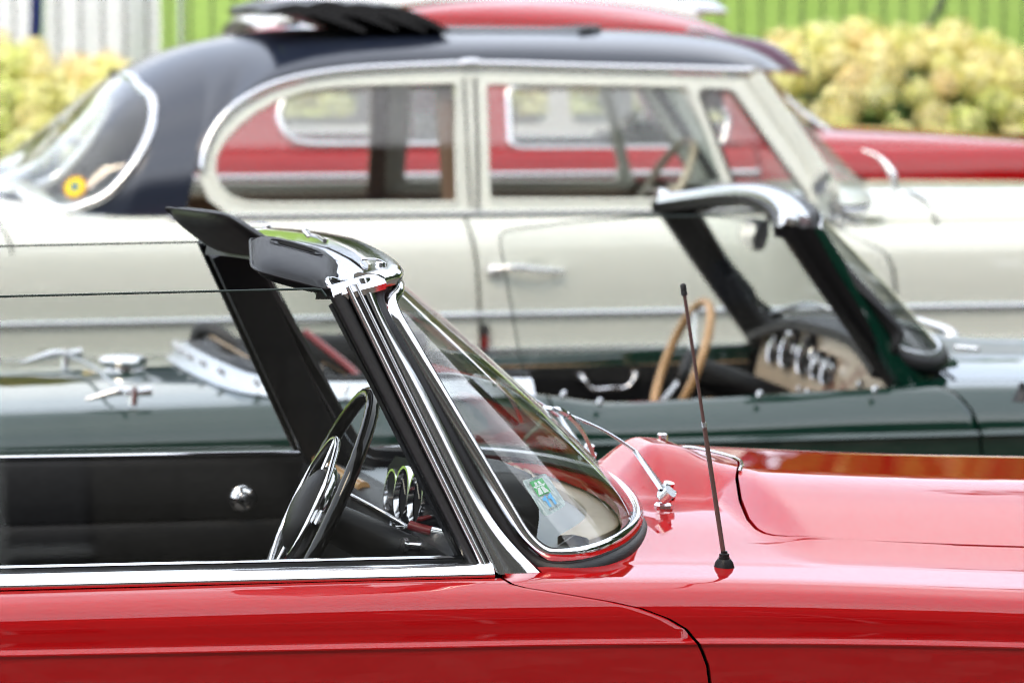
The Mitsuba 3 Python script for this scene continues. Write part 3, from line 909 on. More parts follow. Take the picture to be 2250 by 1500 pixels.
# toll sticker inside the screen
def sticker_xy(a, b):
    """a along the sticker's width, b down its height, both 0..1, to screen coordinates"""
    c = A(STK)
    return c[0] * (1 - a) * (1 - b) + c[1] * a * (1 - b) + c[2] * a * b + c[3] * (1 - a) * b


STK = [(0.0813, 0.2743), (0.1502, 0.2763), (0.1453, 0.1571), (0.0778, 0.1340)]


def flat_on(poly, inset):
    """polygon in sticker units onto the inside of the glass"""
    ms = []
    for g in getattr(poly, 'geoms', [poly]):
        m = trimesh.creation.extrude_polygon(g, 1.0, engine='earcut')
        v, fc = m.vertices, m.faces
        ftop = fc[(np.abs(v[fc][:, :, 2] - 1).max(1) < 1e-6)]
        uv = A([sticker_xy(p[0], p[1]) for p in v])
        ms.append(trimesh.Trimesh(screen(uv) - screen_n(uv) * inset, ftop, process=False))
    return cat(*ms)


def sticker_tone(p, n, uv):
    a = mikit.noise(p.x * 420 + p.z * 260, p.y * 420, 3.0)
    return mikit.mix((0.30, 0.42, 0.44), (0.46, 0.56, 0.56), mikit.smoothstep(0.35, 0.65, a))


gloss('sticker_film', mikit.proc(sticker_tone), 0.3)
matt('sticker_green', (0.02, 0.36, 0.07))
matt('sticker_blue', (0.08, 0.42, 0.78))
matt('sticker_pale', (0.62, 0.70, 0.70))
ST = WS + '__toll_sticker'
labels[ST] = {'label': 'pale blue motorway toll sticker with green road sign and number 11'}
put(ST, flat_on(Polygon(dense(rrect(0, 0, 1, 1, (0.13, 0.1), 6), 0.12)), 0.0022), 'sticker_film', False)
labels[ST] = {'label': 'pale blue motorway toll sticker with green road sign and number 11'}
B_ = lambda *p: Polygon(p)
sign = shapely.union_all([B_((0.39, 0.13), (0.48, 0.13), (0.47, 0.22), (0.36, 0.22)), B_((0.51, 0.13), (0.60, 0.13), (0.63, 0.22), (0.52, 0.22)), B_((0.27, 0.235), (0.73, 0.235), (0.73, 0.265), (0.27, 0.265)),
                          B_((0.32, 0.265), (0.36, 0.265), (0.36, 0.30), (0.32, 0.30)), B_((0.64, 0.265), (0.68, 0.265), (0.68, 0.30), (0.64, 0.30)),
                          B_((0.39, 0.285), (0.48, 0.285), (0.47, 0.47), (0.28, 0.47)), B_((0.51, 0.285), (0.61, 0.285), (0.72, 0.47), (0.52, 0.47))])
put(WS + '__sticker_sign', cat(flat_on(B_((0.24, 0.09), (0.76, 0.09), (0.76, 0.51), (0.24, 0.51)).difference(sign), 0.0016)), 'sticker_green', False)
put(WS + '__sticker_road', flat_on(sign, 0.0016), 'sticker_pale', False)
one = lambda x: shapely.union_all([B_((x, 0.56), (x + 0.09, 0.53), (x + 0.13, 0.53), (x + 0.13, 0.84), (x + 0.03, 0.84), (x + 0.03, 0.65), (x - 0.05, 0.65), (x - 0.05, 0.58))])
put(WS + '__sticker_number', flat_on(shapely.union_all([one(0.36), one(0.58)]), 0.0016), 'sticker_blue', False)


def letters_on(text, h, fn):
    m = meshkit.text_mesh(text, 1.0, 0.02)
    v = m.vertices
    up = (m.face_normals[:, 2] > 0.5)
    w = v[:, 0].max()
    return trimesh.Trimesh(fn(v[:, 0] / w, v[:, 1]), m.faces[up], process=False)


def code_pos(x, y):
    uv = A([sticker_xy(0.30 + 0.52 * a, 0.92 - 0.045 * b) for a, b in zip(x, y)])
    return screen(uv) - screen_n(uv) * 0.0016


put(WS + '__sticker_code', letters_on('SSG6CEY 0', 1, code_pos), 'print_black', False)

# wipers
WM = []


def wiper(arm, blade, nut):
    k = key_of(RC + '__wiper')
    labels[k] = {}
    a = A(arm)
    base, mid, tip = a
    up = nrm(A((0.55, -0.55, 0.6)))
    w0, w1 = 0.0145, 0.004
    d = nrm(mid - base)
    sd = nrm(np.cross(d, up))
    P = []
    for t in np.linspace(0, 1, 8):
        w = w0 + (w1 - w0) * t
        c = base + (mid - base) * t
        P.append([c - sd * w - up * 0.004, c - sd * w, c - sd * w * 0.7 + up * 0.003, c + sd * w * 0.7 + up * 0.003, c + sd * w, c + sd * w - up * 0.004])
    put(k + '__arm', cat(grid(P, False, True), tube(spl([mid, (mid + tip) / 2 + up * 0.006, tip], 16), 0.0028, 8), tube([base - up * 0.012, base + up * 0.008], 0.011, 16)), 'satin_chrome', 45)
    put(k + '__pivot', cat(lathe([(0.001, 0.030), (0.009, 0.030), (0.0095, 0.018), (0.016, 0.016), (0.016, 0.004), (0.011, 0.003), (0.012, -0.02)], nut, (0.15, -0.25, 1.0), 8), box(A(nut) + [-0.020, -0.026, -0.016], A(nut) + [0.006, 0.0, -0.002], 0.005)), 'chrome', 30)
    b = A(blade)
    put(k + '__bridge', cat(sweep(spl(b, 30), [(-0.0035, -0.002), (0.0035, -0.002), (0.004, 0.004), (-0.004, 0.004)], up), box(b[len(b) // 2] - 0.006, b[len(b) // 2] + 0.006, 0.003)), 'satin_chrome', 40)
    lo = lin([b[0] - up * 0.012, b[-1] - up * 0.010], 10)
    put(k + '__blade', sweep(lo, [(-0.002, -0.006), (0.002, -0.006), (0.003, 0.004), (-0.003, 0.004)], up), 'rubber', 40)


nut1 = A((0.383, 0.568, 0.845))
arm1 = [(0.37, 0.509, 0.862), (0.377, 0.729, 0.905), (0.263, 0.731, 0.968)]
bl1 = [(0.21, 0.677, 0.985), (0.224, 0.651, 0.985), (0.25, 0.687, 0.972), (0.275, 0.718, 0.952), (0.317, 0.78, 0.895)]
wiper(arm1, bl1, nut1)
sh = A((0.0, 0.52, 0.004))
wiper(A(arm1) + sh, A(bl1) + sh, nut1 + sh)
wj = A((0.475, 0.93, float(top_z(0.475, 0.93))))
put(RC + '__washer_jet', box(wj + [-0.007, -0.008, -0.004], wj + [0.009, 0.008, 0.013], 0.003), 'chrome')

# aerial on the wing
ab = A((0.364, 0.162, 0.789))
an = key_of(RC + '__aerial')
labels[an] = {}
put(an + '__base', lathe([(0.0185, -0.004), (0.0185, 0.0005), (0.0165, 0.004), (0.0155, 0.0045), (0.0135, 0.012), (0.010, 0.017), (0.0085, 0.0175), (0.0085, 0.020), (0.0075, 0.0205), (0.0075, 0.0245), (0.005, 0.026), (0.005, 0.029), (0.001, 0.029)], ab, (0, -0.03, 1), 28), 'vinyl', 35)
at_ = A((0.318, 0.226, 1.197))
at_[1] = ab[1] + 0.015
a0 = ab + [-0.001, 0, 0.026]
at_ = A((0.302, 0.165, 1.202))
mids = [a0 + (at_ - a0) * t for t in (0, 0.5, 1)]
scene_rod = cat(tube(lin([mids[0], mids[1]], 4), 0.0036, 10), tube(lin([mids[1], mids[2]], 4), 0.0026, 10))
gloss('aerial_rod', (0.10, 0.055, 0.05), 0.15)
put(an + '__rod', scene_rod, 'aerial_rod')
put(an + '__collar', tube([mids[1] - nrm(at_ - a0) * 0.004, mids[1] + nrm(at_ - a0) * 0.004], 0.0042, 10), 'satin_chrome')
put(an + '__tip', lathe([(0.0035, 0), (0.0046, 0.001), (0.0046, 0.006), (0.004, 0.007), (0.0046, 0.008), (0.0046, 0.015), (0.003, 0.018), (0.0005, 0.0185)], at_, at_ - a0, 12), 'rubber')

# ---------------------------------------------------------------- cabin
put(RC + '__floor', box((-1.45, 0.12, 0.26), (0.1, 1.64, 0.30)), 'carpet')
put(RC + '__rear_bulkhead', box((-1.50, 0.13, 0.28), (-1.45, 1.63, 0.80)), 'carpet')
for far in (0, 1):
    k = key_of(RC + '__door_card')
    P = []
    for z, y in [(0.828, 0.128), (0.832, 0.142), (0.826, 0.152), (0.815, 0.158), (0.79, 0.167), (0.76, 0.171), (0.735, 0.170), (0.715, 0.166), (0.708, 0.160), (0.706, 0.159), (0.703, 0.163), (0.695, 0.169), (0.675, 0.173), (0.655, 0.171), (0.640, 0.166), (0.635, 0.160), (0.633, 0.159), (0.630, 0.163), (0.622, 0.169), (0.60, 0.173), (0.56, 0.172), (0.42, 0.17), (0.30, 0.16)]:
        P.append([(x, y, z - 0.012 * (z > 0.75) - 0.0085 * x * (z > 0.8)) for x in np.linspace(-0.95, -0.01, 24)])
    m = tm(grid(P))
    put(k, mirror(m, YC) if far else m, 'black_leather', 50)
    r_ = np.stack([np.linspace(-0.95, -0.02, 30), np.full(30, 0.148), 0.8215 - 0.0085 * np.linspace(-0.95, -0.02, 30)], -1)
    put(k + '__top_trim', tube(mpts(r_, YC) if far else r_, 0.0045, 8), 'chrome')
    kx = A((-0.143, 1.535, 0.745))
    kx = kx if far else A((kx[0], 2 * YC - kx[1], kx[2]))
    put(k + '__window_crank', lathe([(0.026, -0.004), (0.025, 0.004), (0.019, 0.010), (0.012, 0.012), (0.012, 0.02), (0.009, 0.026), (0.001, 0.027)], kx, (0, -1 if far else 1, 0), 24), 'chrome', 40)

# dashboard: padded roll, fascia, top panels
roll = [(-0.005, 0.165, 0.800), (-0.012, 0.4, 0.806), (-0.012, YC, 0.808), (-0.012, 1.36, 0.806), (-0.005, 2 * YC - 0.165, 0.800)]
put(RC + '__dash_roll', sweep(spl(roll, 40), [(-0.03, -0.05), (-0.034, -0.02), (-0.028, 0.006), (-0.008, 0.015), (0.02, 0.013), (0.04, 0.0), (0.04, -0.05)], (0, 0, 1)), 'vinyl', 50)
put(RC + '__fascia', cat(box((0.0, 0.17, 0.56), (0.03, 2 * YC - 0.17, 0.78), 0.006)), 'vinyl')
put(RC + '__dash_under', grid([[(x, y, z) for y in np.linspace(0.17, 2 * YC - 0.17, 6)] for x, z in [(-0.01, 0.60), (-0.07, 0.57), (-0.10, 0.53), (-0.06, 0.47), (0.05, 0.42), (0.1, 0.30)]]), 'vinyl', 50)
DX = lambda y: float(np.interp(min(y, 2 * YC - y), [0.16, 0.2, 0.3, 0.42, 0.6, 0.88], [0.05, 0.13, 0.22, 0.28, 0.33, 0.36]))
put(RC + '__dash_shelf', grid([[(0.0 + t * min(0.052, 0.3 * DX(y)), y, 0.799 + 0.008 * math.sin(math.pi * (y - 0.16) / 1.44)) for t in np.linspace(0, 1, 5)] for y in np.linspace(0.165, 2 * YC - 0.165, 30)]), 'vinyl', 50)
both(RC + '__pillar_foot', grid([[(-0.01, 0.165, 0.80), (0.04, 0.19, 0.815), (0.09, 0.215, 0.80)], [(-0.01, 0.20, 0.80), (0.04, 0.23, 0.81), (0.09, 0.255, 0.797)], [(-0.01, 0.21, 0.70), (0.04, 0.24, 0.70), (0.09, 0.265, 0.70)]]), 'vinyl', YC, 40)
put(RC + '__dash_top', grid([[(x0 + (xe - x0) * t, y, 0.797 + 0.008 * math.sin(math.pi * (y - 0.16) / 1.44) - 0.002 * t) for t in np.linspace(0, 1, 8)] for y, x0, xe in [(y, min(0.05, 0.29 * DX(y)), DX(y)) for y in np.linspace(0.165, 2 * YC - 0.165, 40)]]), 'grey_leather', 50)
put(RC + '__wood_strip', tube(spl([(-0.02, 1.02, 0.822), (-0.02, 1.3, 0.820), (-0.014, 1.56, 0.815)], 12), 0.011, 12), 'wood')
# pale horseshoe trim and slatted vent on the dash top
o_ = A([(0.205, 0.36), (0.275, 0.47), (0.315, 0.60), (0.34, 0.75), (0.352, 0.95), (0.345, 1.10), (0.33, 1.25), (0.30, 1.40)])
i_ = A([(0.165, 0.40), (0.215, 0.50), (0.268, 0.63), (0.295, 0.78), (0.305, 0.95), (0.300, 1.10), (0.285, 1.22), (0.255, 1.34)])
os_, is_ = spl(o_, 40), spl(i_, 40)
P = []
for a, b in zip(os_, is_):
    row = []
    for t, h in ((0, -0.012), (0, 0.001), (0.06, 0.004), (0.5, 0.007), (0.94, 0.004), (1, 0.001), (1, -0.012)):
        q = a + (b - a) * t
        row.append((q[0], q[1], 0.810 + h + 0.006 * math.sin(math.pi * (q[1] - 0.16) / 1.44)))
    P.append(row)
put(RC + '__dash_trim', grid(P), 'pale_wood', 40)
vt = key_of(RC + '__demister_vent')
labels[vt] = {}
va, vb, vc, vd = A((0.253, 1.288, 0.826)), A((0.307, 1.276, 0.826)), A((0.282, 1.012, 0.822)), A((0.225, 1.093, 0.822))
vd2 = A((0.234, 0.919, 0.822))
put(vt + '__tray', grid([[va - [0, 0, .012], vb - [0, 0, .012]], [vd - [0, 0, .012], vc - [0, 0, .012]], [vd2 - [0, 0, .012], vc - [0.003, 0.003, .012]]]), 'brown_trim')
for j in range(8):
    t = j / 7
    p0, p1 = va + (vb - va) * t, vd + (vd2 - vd) * 1.0
    e0 = vd + (vd2 - vd) * min(1, 0.35 + 0.65 * (1 - t) * 0 + 0.65 * t) if False else vd2 + (vc - vd2) * t
    st = vd + (va - vd) * min(1, t * 2.2) if t < 0.45 else va + (vb - va) * ((t - 0.45) / 0.55)
    put(vt + '__slat', sweep(lin([st, e0], 6), [(-0.0035, -0.01), (0.0035, -0.01), (0.0035, 0.003), (0, 0.0045), (-0.0035, 0.003)], (0, 0, 1)), 'pale_wood')
# binnacle hood, gauges, switches
pod = sweep(lin([(-0.02, 0.57, 0.80), (0.02, 0.575, 0.80), (0.06, 0.58, 0.80), (0.10, 0.585, 0.795)], 8), [(0.20, -0.05), (0.205, 0.05), (0.19, 0.092), (0.15, 0.114), (0.0, 0.120), (-0.11, 0.114), (-0.15, 0.092), (-0.165, 0.05), (-0.16, -0.05)], (0, 0, 1))
put(RC + '__binnacle', pod, 'vinyl', 60)
for (px_, y_, z_, r_) in ((-0.030, 0.49, 0.868, 0.044), (-0.030, 0.60, 0.862, 0.044), (-0.030, 0.69, 0.855, 0.036)):
    k = key_of(RC + '__gauge')
    labels[k] = {}
    c = A((px_, y_, z_))
    put(k + '__bezel', lathe([(r_ * 0.86, 0.004), (r_ * 0.9, 0.012), (r_, 0.012), (r_ * 1.06, 0.004), (r_ * 1.06, -0.02)], c, (-1, -0.05, 0.15), 30), 'chrome', 50)
    put(k + '__dial', lathe([(r_ * 0.88, 0.002), (0.0005, 0.002)], c, (-1, -0.05, 0.15), 30), 'print_black')
    put(k + '__needle', tube([c + [-0.004, 0, 0], c + [-0.004, 0.4 * r_, 0.5 * r_]], 0.0012, 6), 'ivory')
for (x_, y_, z_, l_) in ((-0.035, 0.44, 0.800, 0.04), (-0.035, 0.52, 0.815, 0.045), (-0.03, 0.36, 0.775, 0.04), (-0.03, 0.31, 0.79, 0.03), (-0.03, 0.62, 0.81, 0.04)):
    put(RC + '__switch', lathe([(0.012, 0), (0.012, 0.006), (0.007, 0.008), (0.006, l_ - 0.012), (0.011, l_ - 0.01), (0.012, l_ - 0.003), (0.001, l_)], (x_, y_, z_), (-1, -0.1, 0.1), 16), 'chrome', 40)
put(RC + '__lever', tube(spl([(-0.056, 0.46, 0.832), (-0.04, 0.45, 0.827), (-0.025, 0.44, 0.824)], 10), 0.0075, 12), 'red_plastic')
put(RC + '__lever_collar', tube([(-0.025, 0.44, 0.824), (-0.001, 0.43, 0.819)], 0.0085, 14), 'chrome')
put(RC + '__knee_pad', cat(grid([[(-0.118, 0.62, 0.859), (-0.046, 0.58, 0.818), (0.009, 0.36, 0.785)], [(-0.149, 0.5, 0.76), (-0.07, 0.46, 0.755), (-0.011, 0.3, 0.775)]])), 'vinyl', 50)
put(RC + '__knee_pad_trim', tube(lin([(-0.119, 0.615, 0.861), (-0.053, 0.58, 0.825), (-0.003, 0.37, 0.794)], 8), 0.0035, 8), 'chrome')

# steering wheel
wc = A((-0.203, 0.48, 0.852))
wax = nrm(A((-0.885, 0.075, 0.44)))
wx = nrm(np.cross(wax, (0, 1, 0)))
wx = -wx if wx[2] < 0 else wx
wy = np.cross(wax, wx)
SW = key_of(RC + '__steering_wheel')
labels[SW] = {}


def on_wheel(a, r, h=0.0):
    return wc + wx * (r * math.cos(a)) + wy * (r * math.sin(a)) + wax * h


an_ = np.linspace(0, 2 * math.pi, 96, endpoint=False)
rim = A([on_wheel(a, 0.203) for a in an_])
rr_ = 0.0112 + 0.0004 * np.sin(an_ * 44)
put(SW + '__rim', tube(rim, rr_, 14, True), 'black_gloss', True)
put(SW + '__horn_ring', cat(tube(spl([on_wheel(a, r, 0.018) for a, r in [(t, 0.118 if abs(math.sin(t)) < 0.8 else 0.125) for t in np.linspace(0, 2 * math.pi, 24, endpoint=False)]], 60, True), 0.0048, 10, True),
                            tube([on_wheel(0.0, 0.118, 0.018), on_wheel(0, 0.062, 0.016)], 0.004, 8), tube([on_wheel(math.pi, 0.118, 0.018), on_wheel(math.pi, 0.062, 0.016)], 0.004, 8)), 'chrome', 60)
put(SW + '__horn_pad', lathe([(0.072, -0.01), (0.074, 0.006), (0.066, 0.020), (0.045, 0.031), (0.02, 0.036), (0.001, 0.037)], wc, wax, 30), 'vinyl', 60)
put(SW + '__pad_ring', lathe([(0.073, -0.006), (0.079, 0.0), (0.079, 0.008), (0.073, 0.010)], wc, wax, 36), 'chrome', 60)
for a in (math.pi / 2, -math.pi / 2):
    put(SW + '__spoke', sweep(lin([on_wheel(a, 0.06, -0.004), on_wheel(a, 0.13, -0.006), on_wheel(a, 0.20, 0)], 8), [(-0.014, -0.004), (0.014, -0.004), (0.012, 0.005), (-0.012, 0.005)], wax), 'chrome', 40)
put(RC + '__steering_column', tube([wc - wax * 0.02, wc - wax * 0.10, wc - wax * 0.30], [0.030, 0.034, 0.036], 20), 'vinyl')
put(RC + '__indicator_stalk', tube([wc - wax * 0.06, wc - wax * 0.06 + wy * 0.12 + wx * 0.02], 0.004, 8), 'chrome')

# seats, out of sight behind the frame's left edge
for y_ in (0.48, 1.28):
    k = key_of(RC + '__seat')
    labels[k] = {}
    put(k + '__cushion', pillow([(-1.12, y_ - 0.24, 0.44), (-1.12, y_ + 0.24, 0.44), (-0.66, y_ + 0.24, 0.46), (-0.66, y_ - 0.24, 0.46)], 0.18)[0], 'black_leather', 60)
    put(k + '__backrest', pillow([(-1.10, y_ - 0.24, 0.46), (-1.10, y_ + 0.24, 0.46), (-1.26, y_ + 0.22, 0.92), (-1.26, y_ - 0.22, 0.92)], 0.14)[0], 'black_leather', 60)

# maker's etching on the door glass
def etch(text, px, pz, h):
    m = meshkit.text_mesh(text, h, 0.0004)
    v = m.vertices
    y = gy0 + gk * (pz + v[:, 1] - gz0) - 0.0012
    return trimesh.Trimesh(np.stack([px + v[:, 0], y, pz + v[:, 1]], -1), m.faces[m.face_normals[:, 2] > 0.5][:, ::-1], process=False)


EX = (-0.282, 0.191, 1.168)
put(RC + '__side_window__etching', cat(etch('TP 65 18 419 000', EX[0], EX[2], 0.0032)), 'print_grey', False)


# ================================================================ dark green roadster (second car)
GC = thing('green_roadster', 'dark green open roadster with wooden steering wheel', 'car')
GY = 4.78          # centre plane
G0 = 4.0           # near side
GROWS = A([(0.16, 0.17), (0.09, 0.19), (0.05, 0.24), (0.028, 0.33), (0.014, 0.42), (0.008, 0.49), (0.006, 0.530), (0.0055, 0.5385), (0.001, 0.5405), (-0.006, 0.5425), (-0.0085, 0.5455), (-0.006, 0.5485), (0.001, 0.5525), (0.0055, 0.556),
           (0.006, 0.562), (0.008, 0.572), (0.012, 0.583), (0.018, 0.594), (0.026, 0.605), (0.036, 0.616), (0.048, 0.627), (0.060, 0.637), (0.070, 0.645), (0.080, 0.650), (0.090, 0.653)])
GTOP = A([(-1.7, 0.60), (-0.9, 0.635), (-0.33, 0.645), (0.1, 0.653), (0.45, 0.658), (0.80, 0.664), (0.95, 0.664), (1.03, 0.660), (1.09, 0.651), (1.15, 0.642), (1.21, 0.638), (1.30, 0.639), (1.55, 0.647), (1.80, 0.656), (2.0, 0.660), (2.3, 0.658), (2.8, 0.640), (3.4, 0.585)])
_gt = CubicSpline(GTOP[:, 0], GTOP[:, 1])


def g_point(x, i):
    y, z = GROWS[i]
    zt = float(_gt(x))
    if z > 0.556:
        z = 0.556 + (z - 0.556) / (0.653 - 0.556) * (zt - 0.556)
    e = max(0, x - 2.6)
    t = 0.22 * e ** 2 + 0.16 * max(0, -0.9 - x) ** 2
    return A((x, G0 + y + t, z - 0.02 * max(0, x - 2.4) ** 2))


def g_panel(x0, x1, nx):
    P = []
    for i in range(len(GROWS)):
        a, b = x0(i), x1(i)
        row = [g_point(x, i) for x in np.linspace(a, b, nx)]
        P.append([row[0] + [0, 0.015, 0]] + row + [row[-1] + [0, 0.015, 0]])
    return tm(grid(P))


def g_gap(i):
    z = GROWS[i][1]
    return float(np.interp(z, [0.17, 0.40, 0.50, 0.545, 0.60, 0.63, 0.645, 0.653], [2.150, 2.148, 2.146, 2.140, 2.125, 2.105, 2.085, 2.060]))


both(GC + '__door', g_panel(lambda i: 1.04, lambda i: g_gap(i) - 0.004, 60), 'green_paint', GY, 40)
both(GC + '__rear_wing', g_panel(lambda i: -1.65, lambda i: 1.033, 110), 'green_paint', GY, 40)
both(GC + '__front_wing', g_panel(lambda i: g_gap(i) + 0.004, lambda i: 3.35, 60), 'green_paint', GY, 40)
both(GC + '__door_post', box((1.95, G0 + 0.05, 0.25), (2.2, G0 + 0.075, 0.63)), 'dark_trim', GY)
GS = 0.09


def g_top(x, y):
    yy = np.where(np.asarray(y) > GY, 2 * GY - y, y) - G0
    z = _gt(x) - 0.02 * np.maximum(x - 2.4, 0) ** 2
    return z + 0.036 * (1 - ((np.clip(yy, 0.1, 0.78) - 0.78) / 0.68) ** 2) + 0.03 * (1 + 0.9 * np.exp(-((x - 2.12) / 0.16) ** 2)) * sm((x - 1.98) / 0.12) * np.exp(-((yy - 0.78) / 0.17) ** 4) + 0.002 * sm((yy - GS) / 0.05)


# rear deck up to the cockpit rim
RIM = A([(0.62, 4.095), (0.45, 4.125), (0.36, 4.175), (0.30, 4.26), (0.262, 4.40), (0.24, 4.57), (0.232, 4.78)])


def rim_x(y):
    yy = 2 * GY - y if y > GY else y
    return float(np.interp(yy, RIM[:, 1], RIM[:, 0]))


yd = np.r_[np.linspace(G0 + GS, 4.3, 30), np.linspace(4.31, GY, 16)]
yd = np.r_[yd, 2 * GY - yd[::-1][1:]]
P = []
for y in yd:
    x1 = rim_x(y) if 4.095 <= min(y, 2 * GY - y) else 1.0
    xs = np.linspace(-1.65, x1, 60)
    P.append(np.stack([xs, y + 0.16 * np.maximum(-0.9 - xs, 0) ** 2 * (GY - y) / (GY - G0), g_top(xs, y)], -1))
put(GC + '__rear_deck', grid(P), 'green_paint', 50)
both(GC + '__cockpit_side', grid([[(x, G0 + GS + t, float(_gt(x)) + 0.0005 - 0.02 * (t > 0.03)) for t in (0, 0.02, 0.035)] for x in np.linspace(0.6, 1.98, 50)]), 'green_paint', GY, 50)
# bonnet and scuttle
xs_a = lambda y: np.r_[np.linspace(1.93 + 0.16 * math.sin(math.pi * (y - G0 - GS) / (2 * (GY - G0 - GS))), 2.11 + 0.06 * math.sin(math.pi * (y - G0 - GS) / (2 * (GY - G0 - GS))), 12)]
yb_ = np.linspace(G0 + GS, 2 * GY - G0 - GS, 70)
put(GC + '__scuttle', grid([np.stack([xs_a(y), 0 * xs_a(y) + y, g_top(xs_a(y), y)], -1) for y in yb_]), 'green_paint', 50)
yb2 = np.linspace(G0 + 0.17, 2 * GY - G0 - 0.17, 70)
gb = lambda y: 2.135 + 0.055 * math.sin(math.pi * (y - G0 - 0.17) / (2 * (GY - G0 - 0.17)))
P = []
for y in yb2:
    xs = np.linspace(gb(y), 3.35, 70)
    l = np.stack([xs, y + 0.22 * np.maximum(xs - 2.6, 0) ** 2 * (GY - y) / (GY - G0), g_top(xs, y)], -1)
    P.append(np.vstack([l[:1] - [0, 0, 0.012], l]))
P = A(P)
put(GC + '__bonnet', grid(np.concatenate([P[:1] - [0, 0, 0.012], P, P[-1:] - [0, 0, 0.012]], 0)), 'green_paint', 40)
P = []
for y in np.linspace(G0 + GS, G0 + 0.163, 8):
    xs = np.linspace(2.06, 3.35, 60)
    P.append(np.stack([xs, y + 0.22 * np.maximum(xs - 2.6, 0) ** 2, g_top(xs, y)], -1))
both(GC + '__wing_top', grid(P), 'green_paint', GY, 50)
put(GC + '__engine_bay', box((2.05, G0 + 0.12, 0.35), (3.3, 2 * GY - G0 - 0.12, 0.5)), 'dark_trim')
put(GC + '__scuttle_seal', tube(np.stack([[gb(y) - 0.010 for y in yb2], yb2, g_top(A([gb(y) - 0.010 for y in yb2]), yb2) - 0.001], -1), 0.005, 8), 'rubber')
for xe, nm in ((3.35, 'nose'), (-1.65, 'tail')):
    half = A([g_point(xe, i) for i in range(len(GROWS))] + [(xe, GY - 0.2, float(g_top(xe, GY - 0.2)) - 0.02)])
    put(f'{GC}__{nm}_panel', grid(np.stack([half, mpts(half, GY)])), 'green_paint')
for x_ in (2.75, 0.35):
    wheel_parts(GC, x_, G0 + 0.12, -1, 0.29, 0.15)
    wheel_parts(GC, x_, 2 * GY - G0 - 0.12, 1, 0.29, 0.15)

# polished rim round the back of the cockpit, with fixing studs
rimp = np.vstack([[(1.0, 4.093)], RIM])
rp = np.stack([rimp[:, 0], rimp[:, 1], g_top(rimp[:, 0], rimp[:, 1])], -1)
rp = spl(rp, 50)
rp = np.vstack([rp, mpts(rp, GY)[::-1][1:]])
tr_ = tangents(rp)
inw = nrm(np.cross(tr_, (0, 0, 1)) * A((1, 1, 0)))
ctr = A((0.8, GY, 0.7))
if ((ctr - rp[len(rp) // 2]) * inw[len(rp) // 2]).sum() < 0:
    inw = -inw
P = []
for p, w in zip(rp, inw):
    P.append([p + w * a + A((0, 0, b)) for a, b in ((-0.028, 0.002), (-0.022, 0.005), (-0.016, 0.006), (-0.004, 0.020), (0.010, 0.036), (0.022, 0.042), (0.030, 0.040), (0.032, 0.02))])
put(GC + '__cockpit_rim', grid(P), 'satin_chrome', 50)
for j in (18, 27, 34, 40, 46, 52, 59, 66, 75, 84):
    if j < len(rp):
        c = rp[j] + inw[j] * 0.002 + A((0, 0, 0.028))
        put(GC + '__hood_stud', cat(lathe([(0.009, 0), (0.009, 0.004), (0.004, 0.006), (0.004, 0.010), (0.007, 0.012), (0.006, 0.016), (0.001, 0.017)], c, -inw[j] + A((0, 0, 0.9)), 12), box(c + [-0.012, -0.004, -0.002], c + [0.012, 0.004, 0.003], 0.001)), 'chrome', 35)
# folded hood stowed behind the seats
P = []
for s in np.linspace(0, 1, 70):
    k = s * (len(rp) - 1)
    p = A([np.interp(k, np.arange(len(rp)), rp[:, c]) for c in range(3)])
    w = A([np.interp(k, np.arange(len(rp)), inw[:, c]) for c in range(3)])
    w = nrm(w)
    puck = 0.004 * math.sin(s * 90) + 0.006 * math.sin(s * 37 + 1)
    P.append([p + w * a + A((0, 0, b + puck * (a > 0.04))) for a, b in ((0.028, 0.030), (0.034, 0.046), (0.055, 0.052), (0.085, 0.045), (0.11, 0.025), (0.125, -0.02), (0.13, -0.10))])
put(GC + '__folded_hood', grid(P), 'vinyl', 60)
for j in range(9):
    y = 4.30 + j * 0.12
    put(GC + '__hood_pleat', tube(spl([(0.36, y, 0.70), (0.42, y + 0.01, 0.695), (0.47, y, 0.66), (0.49, y, 0.60)], 10), 0.024, 10), 'vinyl', 60)
put(GC + '__hood_frame', tube(spl([(0.30, 5.06, 0.72), (0.31, 5.03, 0.765), (0.36, 4.98, 0.75), (0.42, 4.95, 0.69)], 14), 0.020, 12), 'rubber', 60)
put(GC + '__hood_piping', tube(spl([(0.335, 5.28, 0.745), (0.33, 5.0, 0.748), (0.332, 4.7, 0.745), (0.345, 4.45, 0.735)], 20), 0.0045, 8), 'tan_trim')
put(GC + '__seat_belt', tube(lin([(0.62, 5.18, 0.74), (0.70, 4.95, 0.66), (0.75, 4.75, 0.58)], 10), 0.010, 6), 'red_plastic')
# seats, low in the cockpit
for y_ in (4.42, 5.14):
    k = key_of(GC + '__seat')
    labels[k] = {}
    put(k + '__cushion', pillow([(0.75, y_ - 0.22, 0.34), (0.75, y_ + 0.22, 0.34), (1.2, y_ + 0.22, 0.36), (1.2, y_ - 0.22, 0.36)], 0.15)[0], 'black_leather', 60)
    put(k + '__backrest', pillow([(0.76, y_ - 0.21, 0.36), (0.76, y_ + 0.21, 0.36), (0.62, y_ + 0.20, 0.66), (0.62, y_ - 0.20, 0.66)], 0.11)[0], 'black_leather', 60)
put(GC + '__floor', box((0.4, G0 + 0.12, 0.2), (2.0, 2 * GY - G0 - 0.12, 0.24)), 'carpet')
